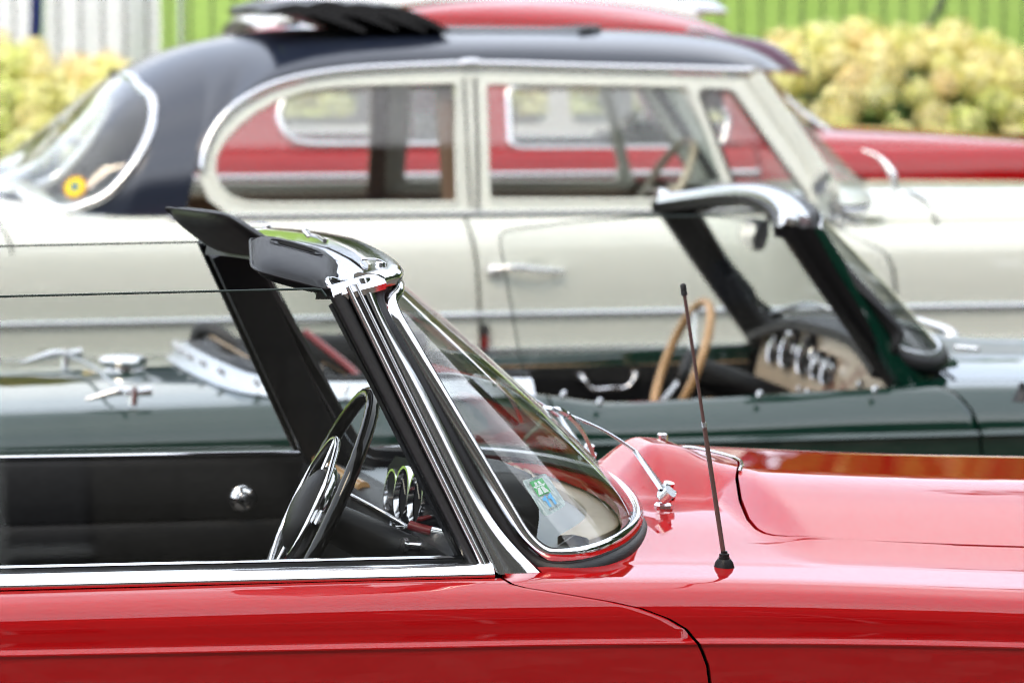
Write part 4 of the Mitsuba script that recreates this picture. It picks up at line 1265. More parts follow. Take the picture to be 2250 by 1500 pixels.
# fuel filler and boot hinges with a cable
fc = A((0.061, 4.73, 0.706))
fc[2] = float(g_top(fc[0], fc[1])) + 0.016
put(GC + '__fuel_cap', lathe([(0.060, -0.035), (0.056, -0.012), (0.050, -0.008), (0.060, -0.004), (0.064, 0.006), (0.060, 0.016), (0.045, 0.020), (0.02, 0.022), (0.001, 0.022)], fc, (0.02, 0, 1), 32), 'chrome', 40)
for (a, b) in (((-0.19, 4.856, 0.7), (-0.059, 4.914, 0.715)), ((-0.112, 4.112, 0.675), (0.011, 4.101, 0.69))):
    a, b = A(a), A(b)
    k = key_of(GC + '__rack_mount')
    labels[k] = {}
    d = b - a
    put(k + '__foot', tube(spl([a, a + d * 0.3 + [0, 0, 0.004], a + d * 0.75 + [0, 0, 0.008], b], 16), np.interp(np.linspace(0, 1, 16), [0, 0.3, 0.7, 1], [0.003, 0.008, 0.011, 0.009]), 12), 'chrome', 60)
    put(k + '__clamp', cat(tube([b + [-0.01, 0, -0.03], b + [-0.005, 0, 0.014]], 0.011, 14), tube([b + [0, -0.01, 0.002], b + [0.035, -0.01, 0.004]], [0.010, 0.013], 12)), 'chrome', 40)
put(GC + '__rack_rod', tube(spl([A((-0.061, 4.894, 0.712)), A((-0.037, 4.565, 0.712)), A((-0.031, 4.206, 0.7)), A((-0.015, 4.06, 0.69))], 20), 0.0045, 10), 'satin_chrome')
put(GC + '__boot_button', tube([(0.245, 4.284, 0.655), (0.25, 4.317, 0.662)], 0.006, 8), 'chrome')

# doors: inner trim, rails, pulls
for far in (0, 1):
    k = key_of(GC + '__door_card')
    P = [[(x, G0 + y, z + float(_gt(x)) - 0.653) for x in np.linspace(0.9, 1.95, 24)] for y, z in ((0.110, 0.654), (0.118, 0.650), (0.122, 0.620), (0.124, 0.612))]
    m = tm(grid(P))
    put(k, mirror(m, GY) if far else m, 'green_paint', 50)
    P = [[(x, G0 + y, z) for x in np.linspace(0.9, 1.95, 24)] for y, z in ((0.118, 0.608), (0.128, 0.602), (0.132, 0.55), (0.132, 0.40), (0.13, 0.24))]
    m = tm(grid(P))
    put(k + '__leather', mirror(m, GY) if far else m, 'black_leather', 50)
    pp = A([(x, G0 + 0.118, 0.609) for x in np.linspace(0.9, 1.95, 20)])
    put(k + '__piping', tube(mpts(pp, GY) if far else pp, 0.005, 8), 'tan_trim')
for far in (0, 1):
    yy = 2 * GY - (G0 + 0.135) if far else G0 + 0.135
    s = -1 if far else 1
    h0, h1 = A((1.45, 5.42, 0.581)), A((1.61, 5.42, 0.584))
    pth = spl([(h0[0], yy, h0[2]), (h0[0] + 0.004, yy + s * 0.022, h0[2] - 0.005), (h0[0] + 0.02, yy + s * 0.028, h0[2] - 0.03), ((h0[0] + h1[0]) / 2, yy + s * 0.028, h0[2] - 0.036), (h1[0] - 0.02, yy + s * 0.028, h1[2] - 0.03), (h1[0] - 0.004, yy + s * 0.022, h1[2] - 0.005), (h1[0], yy, h1[2])], 40)
    k = key_of(GC + '__door_pull')
    labels[k] = {}
    put(k + '__grip', tube(pth, 0.0065, 10), 'chrome')
    put(k + '__boss', lathe([(0.014, 0), (0.013, 0.008), (0.001, 0.010)], (h0[0], yy, h0[2]), (0, s, 0), 16), 'chrome')
    put(k + '__boss', lathe([(0.014, 0), (0.013, 0.008), (0.001, 0.010)], (h1[0], yy, h1[2]), (0, s, 0), 16), 'chrome')
kx = A((1.252, 5.42, 0.568))
put(GC + '__door_handle', tube(spl([kx, kx + [0.02, -0.02, 0.002], kx + [0.05, -0.022, 0.0]], 10), [0.010] * 5 + [0.011, 0.012, 0.013, 0.013, 0.009], 12), 'chrome', label='chrome inside handle on the far door')
for c in A([(1.157, 4.045, 0.644), (1.57, 4.045, 0.654), (1.873, 4.045, 0.66), (1.065, 4.045, 0.665)]):
    put(GC + '__tonneau_stud', lathe([(0.008, -0.006), (0.008, 0.003), (0.005, 0.006), (0.007, 0.009), (0.005, 0.013), (0.001, 0.014)], c, (0, -0.6, 0.8), 14), 'satin_chrome', 40)

# ---------------------------------------------------------------- windscreen of the roadster
GB = A([(1.955, 4.140, 0.780), (1.995, 4.152, 0.750), (2.075, 4.195, 0.735), (2.135, 4.31, 0.744), (2.170, 4.50, 0.760), (2.185, 4.78, 0.768)])
GT = A([(1.770, 4.190, 1.062), (1.785, 4.215, 1.072), (1.800, 4.27, 1.085), (1.812, 4.38, 1.100), (1.820, 4.55, 1.112), (1.825, 4.78, 1.118)])


def gwhole(h):
    return np.vstack([h, mpts(h, GY)[::-1][1:]])


_b, _t = gwhole(GB), gwhole(GT)
_n = np.linspace(0, 1, len(_b))
GWB, GWT = CubicSpline(_n, _b), CubicSpline(_n, _t)


def gscreen(uv):
    s, t = uv[:, 0], uv[:, 1:]
    p = GWB(s) * (1 - t) + GWT(s) * t
    bow = 0.010 * 4 * t[:, 0] * (1 - t[:, 0]) * np.sin(np.clip(s, 0, 1) * math.pi)
    return p + np.stack([bow * 0.7, 0 * bow, bow * 0.7], -1)


def gscreen_n(uv):
    e = 1e-3
    return nrm(np.cross(gscreen(uv + [e, 0]) - gscreen(uv - [e, 0]), gscreen(uv + [0, e]) - gscreen(uv - [0, e])))


GL = dense(rrect(0, 0, 1, 1, [(0.03, 0.07), (0.03, 0.07), (0.04, 0.07), (0.04, 0.07)], 9), 0.025)
GWS = key_of(GC + '__windscreen')
put(GWS, star(GL, (0.5, 0.5), gscreen, 20), 'glass', True)
lP, lN = gscreen(GL), gscreen_n(GL)
lO = nrm(np.cross(tangents(lP, True), lN))
if (lO * (lP - lP.mean(0))).sum() < 0:
    lO = -lO


def gring(pr):
    return tm(grid(A([[p + o * a + n * b for a, b in pr] for p, o, n in zip(lP, lO, lN)]), True, True))


put(GWS + '__bright_rim', gring([(-0.004, 0), (-0.004, 0.005), (0.001, 0.007), (0.007, 0.007), (0.011, 0.004), (0.011, -0.004), (0, -0.004)]), 'satin_chrome', 50)
put(GWS + '__rubber_seal', gring([(0.010, 0), (0.013, 0.006), (0.024, 0.008), (0.037, 0.004), (0.042, -0.004), (0.040, -0.02), (0.010, -0.02)]), 'rubber', 50)
# pillars: green outer face, black inner face and seal
gpo = [(1.945, 4.105, 0.655), (1.86, 4.118, 0.775), (1.76, 4.140, 0.93), (1.672, 4.165, 1.060)]
gpath = spl(gpo, 24)
la = [*[(1.733, 4.112, 1.068), (1.806, 4.112, 0.941), (1.891, 4.112, 0.801), (1.985, 4.112, 0.656)], *[(2.045, 4.16, 0.656)], *[(2.12, 4.25, 0.66)], *[(2.222, 4.4, 0.683)]]
lb = [*[(1.769, 4.142, 1.061), (1.857, 4.142, 0.926), (1.947, 4.142, 0.8)], *[(1.995, 4.16, 0.753)], *[(2.041, 4.2, 0.725)], *[(2.109, 4.29, 0.697)], *[(2.212, 4.43, 0.704)]]
la, lb = spl(la, 40), spl(lb, 40)
P = []
for a, b in zip(la, lb):
    P.append([a + [-0.004, 0.03, -0.01]] + [a + (b - a) * t + A((0, -0.005, 0.002)) * math.sin(math.pi * t) for t in np.linspace(0, 1, 8)] + [b + (b - a) * 0.15 + [0, 0.02, 0]])
both(GC + '__pillar', grid(P), 'green_paint', GY, 50)
ll = A([(1.651, 4.15, 1.07), (1.752, 4.15, 0.928), (1.855, 4.15, 0.787), (1.956, 4.15, 0.65)])
lr = A([(1.737, 4.118, 1.066), (1.81, 4.118, 0.938), (1.896, 4.118, 0.798), (1.989, 4.118, 0.654)])
lr2, ll2 = lr + [0.0, 0.085, 0.0], ll + [0.0, 0.05, 0.0]
P = [[l, l + (r_ - l) * 0.33 + [0, -0.003, 0.0], l + (r_ - l) * 0.4 + [0, 0.006, 0], l + (r_ - l) * 0.62 + [0, 0.004, 0], l + (r_ - l) * 0.68 + [0, -0.004, 0], r_, q, p] for l, r_, q, p in zip(spl(ll, 20), spl(lr, 20), spl(lr2, 20), spl(ll2, 20))]
both(GC + '__pillar_trim', grid(P, False, True), 'vinyl', GY, 30)
both(GC + '__inner_corner', tube(spl([(1.86, 4.235, 0.86), (1.92, 4.235, 0.76), (1.985, 4.245, 0.705), (2.05, 4.30, 0.685)], 16), np.linspace(0.020, 0.036, 16), 14), 'vinyl', GY, 60)
# header rail
ghy = np.linspace(4.165, GY, 30)
gf = np.sin(np.clip((ghy - 4.165) / (GY - 4.165), 0, 1) * math.pi / 2)
gh = np.stack([1.715 + 0.100 * gf ** 0.8, ghy, 1.082 + 0.047 * gf], -1)
gh = gwhole(gh)
put(GC + '__header_cap', sweep(gh, [(0.016, -0.016), (0.022, 0.0), (0.014, 0.010), (-0.01, 0.015), (-0.04, 0.012), (-0.06, 0.002), (-0.062, -0.012)], (0, 0, 1)), 'satin_chrome', 50)
put(GC + '__header_trim', sweep(gh + [-0.03, 0, -0.028], [(0.035, 0.012), (-0.045, 0.014), (-0.04, -0.014), (0.03, -0.018)], (0, 0, 1)), 'vinyl', 50)
both(GC + '__header_end', lathe([(0.001, -0.022), (0.024, -0.02), (0.027, 0), (0.022, 0.020), (0.001, 0.022)], (1.682, 4.17, 1.082), (0.8, 0.1, -0.3), 18), 'chrome', GY, 50)
# interior mirror on its arm
MK = key_of(GC + '__interior_mirror')
labels[MK] = {}
mc = A((1.775, 4.78, 1.013))
put(MK + '__arm', tube(spl([A((1.79, 4.78, 1.104)), A((1.805, 4.78, 1.068)), A((1.806, 4.78, 1.031)), mc + [0.012, 0, 0.01]], 14), 0.005, 8), 'rubber')
put(MK + '__shell', sweep(lin([mc + [0.0, -0.06, 0], mc + [0.004, 0.06, 0]], 8), circ(0.018, 16, 0.042), (0.2, 0, 1)), 'rubber', 60)
put(MK + '__mirror', star(A([mc + [-0.019 - 0.004 * math.cos(a), 0.062 * math.cos(a), 0.040 * math.sin(a)] for a in np.linspace(0, 2 * math.pi, 30, endpoint=False)]), mc + [-0.020, 0, 0], rings=3), 'mirror_glass', False)
# raised door window nearest the camera
sp = [(0.982, 4.115, 0.704), (0.971, 4.138, 0.782), (0.936, 4.176, 1.024), (0.935, 4.181, 1.05), (0.944, 4.183, 1.063), (0.965, 4.184, 1.069), (1.113, 4.186, 1.085), (1.29, 4.188, 1.097), (1.48, 4.188, 1.097), (1.666, 4.185, 1.077), (1.964, 4.115, 0.657)]
sp = A(sp)
k = key_of(GC + '__side_window')
put(k, trimesh.Trimesh(sp, [(0, i, i + 1) for i in range(1, len(sp) - 1)], process=False), 'clear_glass', False)
put(k + '__glass_edge', tube(sp[:-1], 0.0022, 6), 'glass_edge')
# dashboard: padded top, wooden fascia, dials
gd = [(1.975, 4.20, 0.700), (2.0, 4.45, 0.752), (2.005, 4.78, 0.764), (2.0, 5.11, 0.752), (1.975, 5.36, 0.700)]
put(GC + '__dash_pad', sweep(spl(gd, 40), [(-0.06, -0.024), (-0.055, 0.0), (-0.03, 0.012), (0.03, 0.016), (0.12, 0.006), (0.12, -0.02), (-0.04, -0.03)], (0, 0, 1)), 'vinyl', 50)


def fascia_tone(p, n, uv):
    f = mikit.fbm(p.y * 9, p.z * 14 + p.y * 5, 2.0)
    v = mikit.fbm(p.y * 4 + f * 3, p.z * 6, 5.0)
    return mikit.mix((0.42, 0.33, 0.23), (0.17, 0.06, 0.03), mikit.smoothstep(0.50, 0.62, v))


gloss('burr_wood', mikit.proc(fascia_tone), 0.05)
put(GC + '__fascia', slab(Polygon([(4.2, 0.50), (5.36, 0.50), (5.36, 0.69), (5.11, 0.738), (4.78, 0.75), (4.45, 0.738), (4.2, 0.69)]), 0.012, lambda y, d, z: np.stack([1.95 + d + 0.25 * (z - 0.6), y, z], -1)), 'burr_wood', False)
for (y_, z_, r_) in ((5.06, 0.675, 0.056), (4.90, 0.672, 0.056), (4.775, 0.655, 0.040), (4.68, 0.650, 0.040), (5.19, 0.665, 0.042)):
    k = key_of(GC + '__gauge')
    labels[k] = {}
    c = A((1.945 + 0.25 * (z_ - 0.6), y_, z_))
    ax = (-1, 0, 0.25)
    put(k + '__bezel', lathe([(r_ * 0.84, 0.004), (r_ * 0.88, 0.014), (r_ * 0.98, 0.016), (r_ * 1.08, 0.006), (r_ * 1.08, -0.005)], c, ax, 28), 'chrome', 50)
    put(k + '__dial', lathe([(r_ * 0.86, 0.003), (0.0005, 0.003)], c, ax, 28), 'print_black')
    put(k + '__needle', tube([c + [-0.005, 0, 0.001], c + [-0.005 - 0.08 * r_, 0.3 * r_, 0.5 * r_]], 0.0016, 6), 'ivory')
for y_ in (4.97, 4.99, 4.84, 4.76, 4.60):
    put(GC + '__switch', lathe([(0.009, 0), (0.008, 0.012), (0.010, 0.016), (0.001, 0.02)], (1.945 if y_ > 4.9 else 1.93, y_, 0.722 if y_ > 4.9 else 0.585), (-1, 0, 0.2), 12), 'chrome')
put(GC + '__glove_latch', lathe([(0.014, 0), (0.012, 0.008), (0.001, 0.01)], (1.950, 4.40, 0.640), (-1, 0, 0.2), 14), 'chrome')
# steering wheel with wooden rim
gwc = A((1.637, 5.02, 0.645))
gax = nrm(A((-0.90, 0.03, 0.36)))
gx_ = nrm(np.cross(gax, (0, 1, 0)))
gx_ = -gx_ if gx_[2] < 0 else gx_
gy_ = np.cross(gax, gx_)
GSW = key_of(GC + '__steering_wheel')
labels[GSW] = {}


def on_gw(a, r, h=0.0):
    return gwc + gx_ * (r * math.cos(a)) + gy_ * (r * math.sin(a)) + gax * h


put(GSW + '__rim', tube(A([on_gw(a, 0.182) for a in np.linspace(0, 2 * math.pi, 72, endpoint=False)]), 0.0125, 12, True), 'wood', True)
put(GSW + '__hub', lathe([(0.055, -0.01), (0.055, 0.012), (0.045, 0.025), (0.02, 0.03), (0.001, 0.03)], gwc - gax * 0.03, gax, 24), 'vinyl', 50)
for a in (0.5, 0.5 + 2.094, 0.5 + 4.189):
    put(GSW + '__spoke', sweep(lin([on_gw(a, 0.04, -0.02), on_gw(a, 0.175, 0)], 6), [(-0.016, -0.002), (0.016, -0.002), (0.016, 0.003), (-0.016, 0.003)], gax), 'satin_chrome', 40)
put(GC + '__steering_column', tube([gwc - gax * 0.03, gwc - gax * 0.12, gwc - gax * 0.42], [0.035, 0.045, 0.045], 20), 'vinyl')
# wiper, bonnet catch, wing button
wq = [A((2.301, 5, 0.762)), A((2.33, 4.95, 0.748)), A((2.366, 4.9, 0.729)), A((2.39, 4.88, 0.707))]
k = key_of(GC + '__wiper')
labels[k] = {}
put(k + '__arm', tube(spl(wq, 16), np.interp(np.linspace(0, 1, 16), [0, 0.4, 0.8, 1], [0.006, 0.010, 0.015, 0.012]), 12), 'chrome')
put(k + '__pivot', tube([wq[3] + [0, 0, -0.04], wq[3] + [0, 0, 0.0]], 0.014, 14), 'rubber')
k = key_of(GC + '__wiper')
labels[k] = {}
w2 = [A((1.985, 5.35, 0.751)), A((2.037, 5.3, 0.775)), A((2.087, 5.2, 0.784)), A((2.138, 5.15, 0.764))]
put(k + '__arm', tube(spl(w2, 16), 0.006, 10), 'satin_chrome')
put(k + '__pivot', tube([w2[3] + [0, 0, -0.04], w2[3]], 0.012, 14), 'satin_chrome')
put(GC + '__bonnet_catch', cat(tube(lin([A((2.162, 4.258, 0.745)), A((2.208, 4.213, 0.742))], 6), 0.007, 10)), 'satin_chrome')
wb = A((2.179, 3.809, 0.652))
put(GC + '__wing_aerial', cat(lathe([(0.024, -0.004), (0.022, 0.006), (0.013, 0.022), (0.013, 0.028), (0.009, 0.03), (0.009, 0.042), (0.001, 0.044)], wb, (0, 0, 1), 20)), 'rubber', 40)


# ================================================================ cream saloon with a dark roof (third car)
WC = thing('cream_saloon', 'cream saloon with navy roof and folded black fabric sunroof', 'car')
WY0, WYC = 7.2, 8.03
WROWS = A([(0.12, 0.22), (0.06, 0.26), (0.035, 0.34), (0.022, 0.44), (0.016, 0.52), (0.010, 0.58), (0.004, 0.65), (0.0, 0.70), (0.001, 0.75), (0.004, 0.79), (0.010, 0.825), (0.020, 0.855), (0.032, 0.877), (0.048, 0.897), (0.066, 0.913), (0.084, 0.925), (0.098, 0.932)])


def w_point(x, i):
    y, z = WROWS[i]
    t = 0.10 * max(0, x - 3.4) ** 2 + 0.10 * max(0, 0.1 - x) ** 2
    # forward of the door the wing keeps its own lower shoulder
    f = float(sm((x - 2.55) / 0.35))
    if z > 0.79:
        zz = 0.79 + (z - 0.79) * (1 - 0.36 * f)
        z = zz
    return A((x, WY0 + y + t, z))


def w_panel(x0, x1, nx):
    P = []
    for i in range(len(WROWS)):
        row = [w_point(x, i) for x in np.linspace(x0(i), x1(i), nx)]
        P.append([row[0] + [0, 0.02, 0]] + row + [row[-1] + [0, 0.02, 0]])
    return tm(grid(P))


wr_gap = lambda i: float(np.interp(WROWS[i][1], [0.22, 0.5, 0.65, 0.80, 0.87, 0.93], [1.565, 1.562, 1.555, 1.545, 1.535, 1.525]))
wf_gap = lambda i: float(np.interp(WROWS[i][1], [0.22, 0.60, 0.68, 0.75, 0.80, 0.84, 0.87, 0.93], [2.985, 2.985, 2.982, 2.970, 2.945, 2.91, 2.87, 2.78]))
both(WC + '__door', w_panel(lambda i: wr_gap(i) + 0.006, lambda i: wf_gap(i) - 0.006, 50), 'cream_paint', WYC, 45)
both(WC + '__rear_wing', w_panel(lambda i: -1.25, lambda i: wr_gap(i) - 0.006, 60), 'cream_paint', WYC, 45)
both(WC + '__front_wing', w_panel(lambda i: wf_gap(i) + 0.006, lambda i: 4.55, 50), 'cream_paint', WYC, 45)
both(WC + '__door_post', box((1.45, WY0 + 0.10, 0.3), (1.65, WY0 + 0.13, 0.91)), 'dark_trim', WYC)
both(WC + '__hinge_post', box((2.75, WY0 + 0.10, 0.3), (3.05, WY0 + 0.13, 0.86)), 'dark_trim', WYC)
# bright strips, sill
for nm, z0, y0, h in (('side_strip', 0.612, -0.001, 0.011), ('sill_strip', 0.497, 0.010, 0.006)):
    xs = np.linspace(-1.2, 4.5, 60)
    pth = np.stack([xs, WY0 + y0 + 0.10 * np.maximum(0, xs - 3.4) ** 2 + 0.10 * np.maximum(0, 0.1 - xs) ** 2, z0 + 0.004 * np.sin((xs - 0.5) * 0.8)], -1)
    both(WC + '__' + nm, sweep(pth, [(-0.004, -h), (0.005, -h * 0.8), (0.010, 0), (0.005, h * 0.8), (-0.004, h)] if nm == 'side_strip' else [(-0.004, -h), (0.005, -h * 0.8), (0.009, 0), (0.005, h * 0.8), (-0.004, h)], (0, 0, 1)), 'satin_chrome', WYC, 60)
xs = np.linspace(-1.1, 4.4, 30)
both(WC + '__sill', sweep(np.stack([xs, WY0 + 0.012 + 0.10 * np.maximum(0, xs - 3.4) ** 2 + 0.10 * np.maximum(0, 0.1 - xs) ** 2, 0 * xs + 0.462], -1), [(-0.02, -0.08), (0.008, -0.05), (0.008, 0.026), (-0.02, 0.026)], (0, 0, 1)), 'rubber', WYC)
for x_ in (3.75, 0.85 - 0.9):
    wheel_parts(WC, x_, WY0 + 0.10, -1, 0.32, 0.17)
    wheel_parts(WC, x_, 2 * WYC - WY0 - 0.10, 1, 0.32, 0.17)
# belt moulding
bx_ = np.linspace(0.55, 2.72, 40)
both(WC + '__belt_moulding', sweep(np.stack([bx_, 0 * bx_ + WY0 + 0.100, 0.934 + 0 * bx_], -1), [(-0.004, -0.014), (0.010, -0.012), (0.014, 0.004), (0.010, 0.014), (-0.004, 0.016)], (0, 0, 1)), 'chrome', WYC, 60)
# wing tops and bonnet
P = []
for x in np.linspace(2.45, 4.55, 50):
    t = 0.10 * max(0, x - 3.4) ** 2
    f = float(sm((x - 2.55) / 0.35))
    zs = 0.79 + 0.142 * (1 - 0.36 * f)
    up = 0.055 - 0.02 * max(0, x - 3.2) ** 2
    zc = 1.005 - 0.015 * max(0, x - 2.9) - 0.03 * max(0, x - 3.6) ** 2
    zc = max(zc, zs + 0.05)
    row = [(x, WY0 + t + 0.098, zs), (x, WY0 + t + 0.115, zs + 0.003), (x, WY0 + t + 0.135, zs + 0.004)]
    for s in np.linspace(0, 1, 26):
        a = s * math.pi / 2
        row.append((x, WY0 + t + 0.140 + (WYC - WY0 - t - 0.140) * (1 - math.cos(a)) ** 1.0 if s < 1 else WYC, zs + 0.004 + (zc - zs - 0.004) * math.sin(a) ** 0.75))
    P.append(row)
P = A(P)
both(WC + '__bonnet', grid(P), 'cream_paint', WYC, 50)
# bonnet shut line and rear deck
gx2 = []
for x, y, z in [(3.02, 7.42, 1.044), (3.069, 7.42, 1.034), (3.117, 7.42, 1.012), (3.15, 7.42, 0.98), (3.16, 7.42, 0.946), (3.162, 7.42, 0.907), (3.164, 7.42, 0.873)]:
    gx2.append((x, z))
gl_ = []
for x, z in gx2:
    k = int(np.clip(np.searchsorted(np.linspace(2.45, 4.55, 50), x), 0, 49))
    row = P[k]
    o = np.argsort(row[:, 2])
    y = float(np.interp(z, row[o, 2], row[o, 1]))
    gl_.append((x, y - 0.001, z + 0.001))
both(WC + '__bonnet_shut_line', tube(spl(gl_, 30), 0.005, 8), 'dark_trim', WYC)
P = []
for x in np.linspace(-1.25, 0.62, 40):
    t = 0.10 * max(0, 0.1 - x) ** 2
    zc = 1.03 - 0.10 * max(0, 0.2 - x) - 0.10 * max(0, -0.3 - x) ** 2 if x < 0.2 else 0.97
    zc = max(zc, 0.94)
    row = []
    for s in np.linspace(0, 1, 24):
        a = s * math.pi / 2
        row.append((x, WY0 + t + 0.098 + (WYC - WY0 - t - 0.098) * (1 - math.cos(a)), 0.932 + (zc - 0.932) * math.sin(a) ** 0.9))
    P.append(row)
both(WC + '__rear_deck', grid(P), 'cream_paint', WYC, 50)
for xe, nm in ((4.55, 'nose'), (-1.25, 'tail')):
    half = A([w_point(xe, i) for i in range(len(WROWS))] + [(xe, WYC - 0.3, 0.93)])
    put(f'{WC}__{nm}_panel', grid(np.stack([half, mpts(half, WYC)])), 'cream_paint')
tg = [(0.009, 7.32, 0.94), (0.035, 7.32, 0.907), (0.049, 7.32, 0.87), (0.056, 7.32, 0.838)]
both(WC + '__boot_shut_line', tube(spl([(a[0] - 0.02, WY0 + 0.09 - 0.16 * 0, a[2]) for a in tg], 12) * [1, 0, 1] + np.stack([np.zeros(12), np.interp(spl(tg, 12)[:, 2], WROWS[7:, 1], WROWS[7:, 0]) + WY0 - 0.001, np.zeros(12)], -1), 0.004, 8), 'dark_trim', WYC)

# ---------------------------------------------------------------- greenhouse
WK, WZ0, WYB = 0.27, 0.94, WY0 + 0.105
lean_w = leaning(WYB, WZ0, WK)
wpoly = lambda pts: Polygon([(p[0], p[2]) for p in pts])


def smooth_loop(pts, n=120):
    p = spl(A(pts), n, True)
    return p


HOLE_R = [(0.704, 7.344, 1.084), (0.71, 7.357, 1.132), (0.739, 7.371, 1.183), (0.786, 7.383, 1.23), (0.848, 7.396, 1.277), (0.925, 7.407, 1.317), (1.017, 7.414, 1.345), (1.124, 7.418, 1.359), (1.246, 7.419, 1.363), (1.368, 7.42, 1.365), (1.515, 7.42, 1.368), (1.526, 7.417, 1.356), (1.514, 7.373, 1.192), (1.508, 7.319, 0.991), (1.498, 7.315, 0.976), (1.345, 7.315, 0.977), (1.133, 7.315, 0.977), (0.893, 7.315, 0.979), (0.804, 7.317, 0.983), (0.752, 7.322, 1.002), (0.717, 7.332, 1.04)]
HOLE_F = [(1.622, 7.417, 1.355), (1.632, 7.42, 1.364), (1.969, 7.418, 1.36), (2.303, 7.416, 1.352), (2.316, 7.413, 1.341), (2.369, 7.375, 1.201), (2.42, 7.331, 1.035), (2.413, 7.314, 0.975), (1.621, 7.317, 0.984), (1.611, 7.321, 0.999)]
HOLE_V = [(2.356, 7.41, 1.328), (2.368, 7.413, 1.34), (2.455, 7.412, 1.336), (2.473, 7.409, 1.327), (2.585, 7.364, 1.157), (2.699, 7.318, 0.987), (2.694, 7.313, 0.969), (2.492, 7.313, 0.971), (2.469, 7.316, 0.981), (2.417, 7.359, 1.14)]
OUTER = [(0.658, 7.337, 1.06), (0.656, 7.349, 1.104), (0.675, 7.366, 1.166), (0.726, 7.385, 1.235), (0.804, 7.401, 1.296), (0.912, 7.414, 1.345), (1.034, 7.423, 1.379), (1.156, 7.429, 1.397), (1.37, 7.431, 1.407), (1.57, 7.433, 1.412), (1.988, 7.43, 1.402), (2.395, 7.426, 1.388), (2.522, 7.424, 1.381), (2.636, 7.377, 1.206), (2.749, 7.328, 1.024), (2.779, 7.309, 0.953), (2.776, 7.298, 0.914), (0.831, 7.301, 0.926), (0.742, 7.308, 0.95), (0.685, 7.32, 0.994)]
side = wpoly(OUTER).buffer(0).difference(shapely.union_all([Polygon([(p[0], p[2]) for p in HOLE_R]).buffer(-0.002).buffer(0.002), wpoly(HOLE_F), wpoly(HOLE_V)]))
for i_, rg in enumerate(list(side.interiors)):
    pass
both(WC + '__window_frame', slab(side, 0.03, lean_w), 'cream_paint', WYC, 30)
# raised mouldings along frame edges
for nm, lp in (('rear', HOLE_R), ('front', HOLE_F), ('quarterlight', HOLE_V)):
    loop = A(lp)
    loop = dense(loop, 0.03)
    loop[:, 1] -= 0.002
    both(WC + f'__{nm}_window_bead', tube(loop, 0.007 if nm != 'quarterlight' else 0.006, 8, True), 'cream_paint' if nm == 'front' or nm == 'rear' else 'rubber', WYC, 60)
for nm, lp in (('side_window', HOLE_R), ('door_window', HOLE_F), ('quarterlight', HOLE_V)):
    pg = wpoly(lp).buffer(0.012)
    q = A(pg.exterior.coords)[:-1]
    v = lean_w(q[:, 0], np.full(len(q), 0.016), q[:, 1])
    c = A([pg.centroid.x, pg.centroid.y])
    m = star(v, lean_w(c[:1], A([0.016]), c[1:])[0], rings=2)
    both(WC + '__' + nm, m, 'clear_glass', WYC, False)
# B-pillar grooves
for a, b in (((1018, 180), (1030, 455)), ((1042, 175), (1052, 462))):
    pass
gv1 = [(1.552, 7.422, 1.382), (1.549, 7.359, 1.147), (1.548, 7.309, 0.963)]
gv2 = [(1.588, 7.422, 1.382), (1.583, 7.359, 1.147), (1.572, 7.303, 0.94)]
both(WC + '__pillar_groove', tube(gv1, 0.0045, 6), 'dark_trim', WYC)
both(WC + '__door_shut_line', tube(gv2, 0.0055, 6), 'dark_trim', WYC)
# chrome drip rail
RAIL = [(0.662, 7.44, 1.096), (0.668, 7.44, 1.13), (0.69, 7.44, 1.189), (0.735, 7.44, 1.255), (0.811, 7.44, 1.316), (0.916, 7.44, 1.366), (1.037, 7.44, 1.395), (1.158, 7.44, 1.411), (1.372, 7.44, 1.423), (1.572, 7.44, 1.429), (1.835, 7.44, 1.423), (2.147, 7.44, 1.414), (2.399, 7.44, 1.407), (2.542, 7.44, 1.402)]
RAIL = spl([(x, WYB + WK * (z - WZ0) - 0.012, z) for x, y, z in RAIL], 80)
both(WC + '__drip_rail', sweep(RAIL, circ(0.012, 12, 0.014), (0, -1, 0)), 'chrome', WYC, 60)
rj = [(1.54, 7.422, 1.429), (1.571, 7.423, 1.432), (1.601, 7.422, 1.429)]
both(WC + '__rail_joiner', tube(rj, 0.0165, 12), 'chrome', WYC)

# roof skin with the rear window cut out of it
EDGE = np.vstack([RAIL[::-1] + [0, 0.014, 0.008], spl([RAIL[0] + [0, 0.014, 0.0], (0.60, WYB + 0.02, 1.02), (0.605, WYB + 0.0, 0.945)], 12)[1:], lin([(0.605, WYB, 0.945), (0.42, WYB + 0.01, 0.945), (0.25, WYB + 0.04, 0.955), (0.12, WYB + 0.11, 0.975), (0.03, WYB + 0.24, 1.0), (-0.03, WYB + 0.45, 1.02), (-0.05, WYB + 0.6, 1.03)], 40)[1:]])
CREST = [(2.782, 8.03, 1.398), (2.724, 8.03, 1.446), (2.632, 8.03, 1.489), (2.467, 8.03, 1.521), (2.139, 8.03, 1.536), (1.653, 8.03, 1.543), (1.27, 8.03, 1.542), (0.954, 8.03, 1.532), (0.782, 8.03, 1.504), (0.594, 8.03, 1.449), (0.47, 8.03, 1.383), (0.361, 8.03, 1.293), (0.268, 8.03, 1.203), (0.175, 8.03, 1.112), (0.094, 8.03, 1.031)]
CREST = lin(spl(CREST, 120), 120)
EDGE = lin(EDGE, 120)
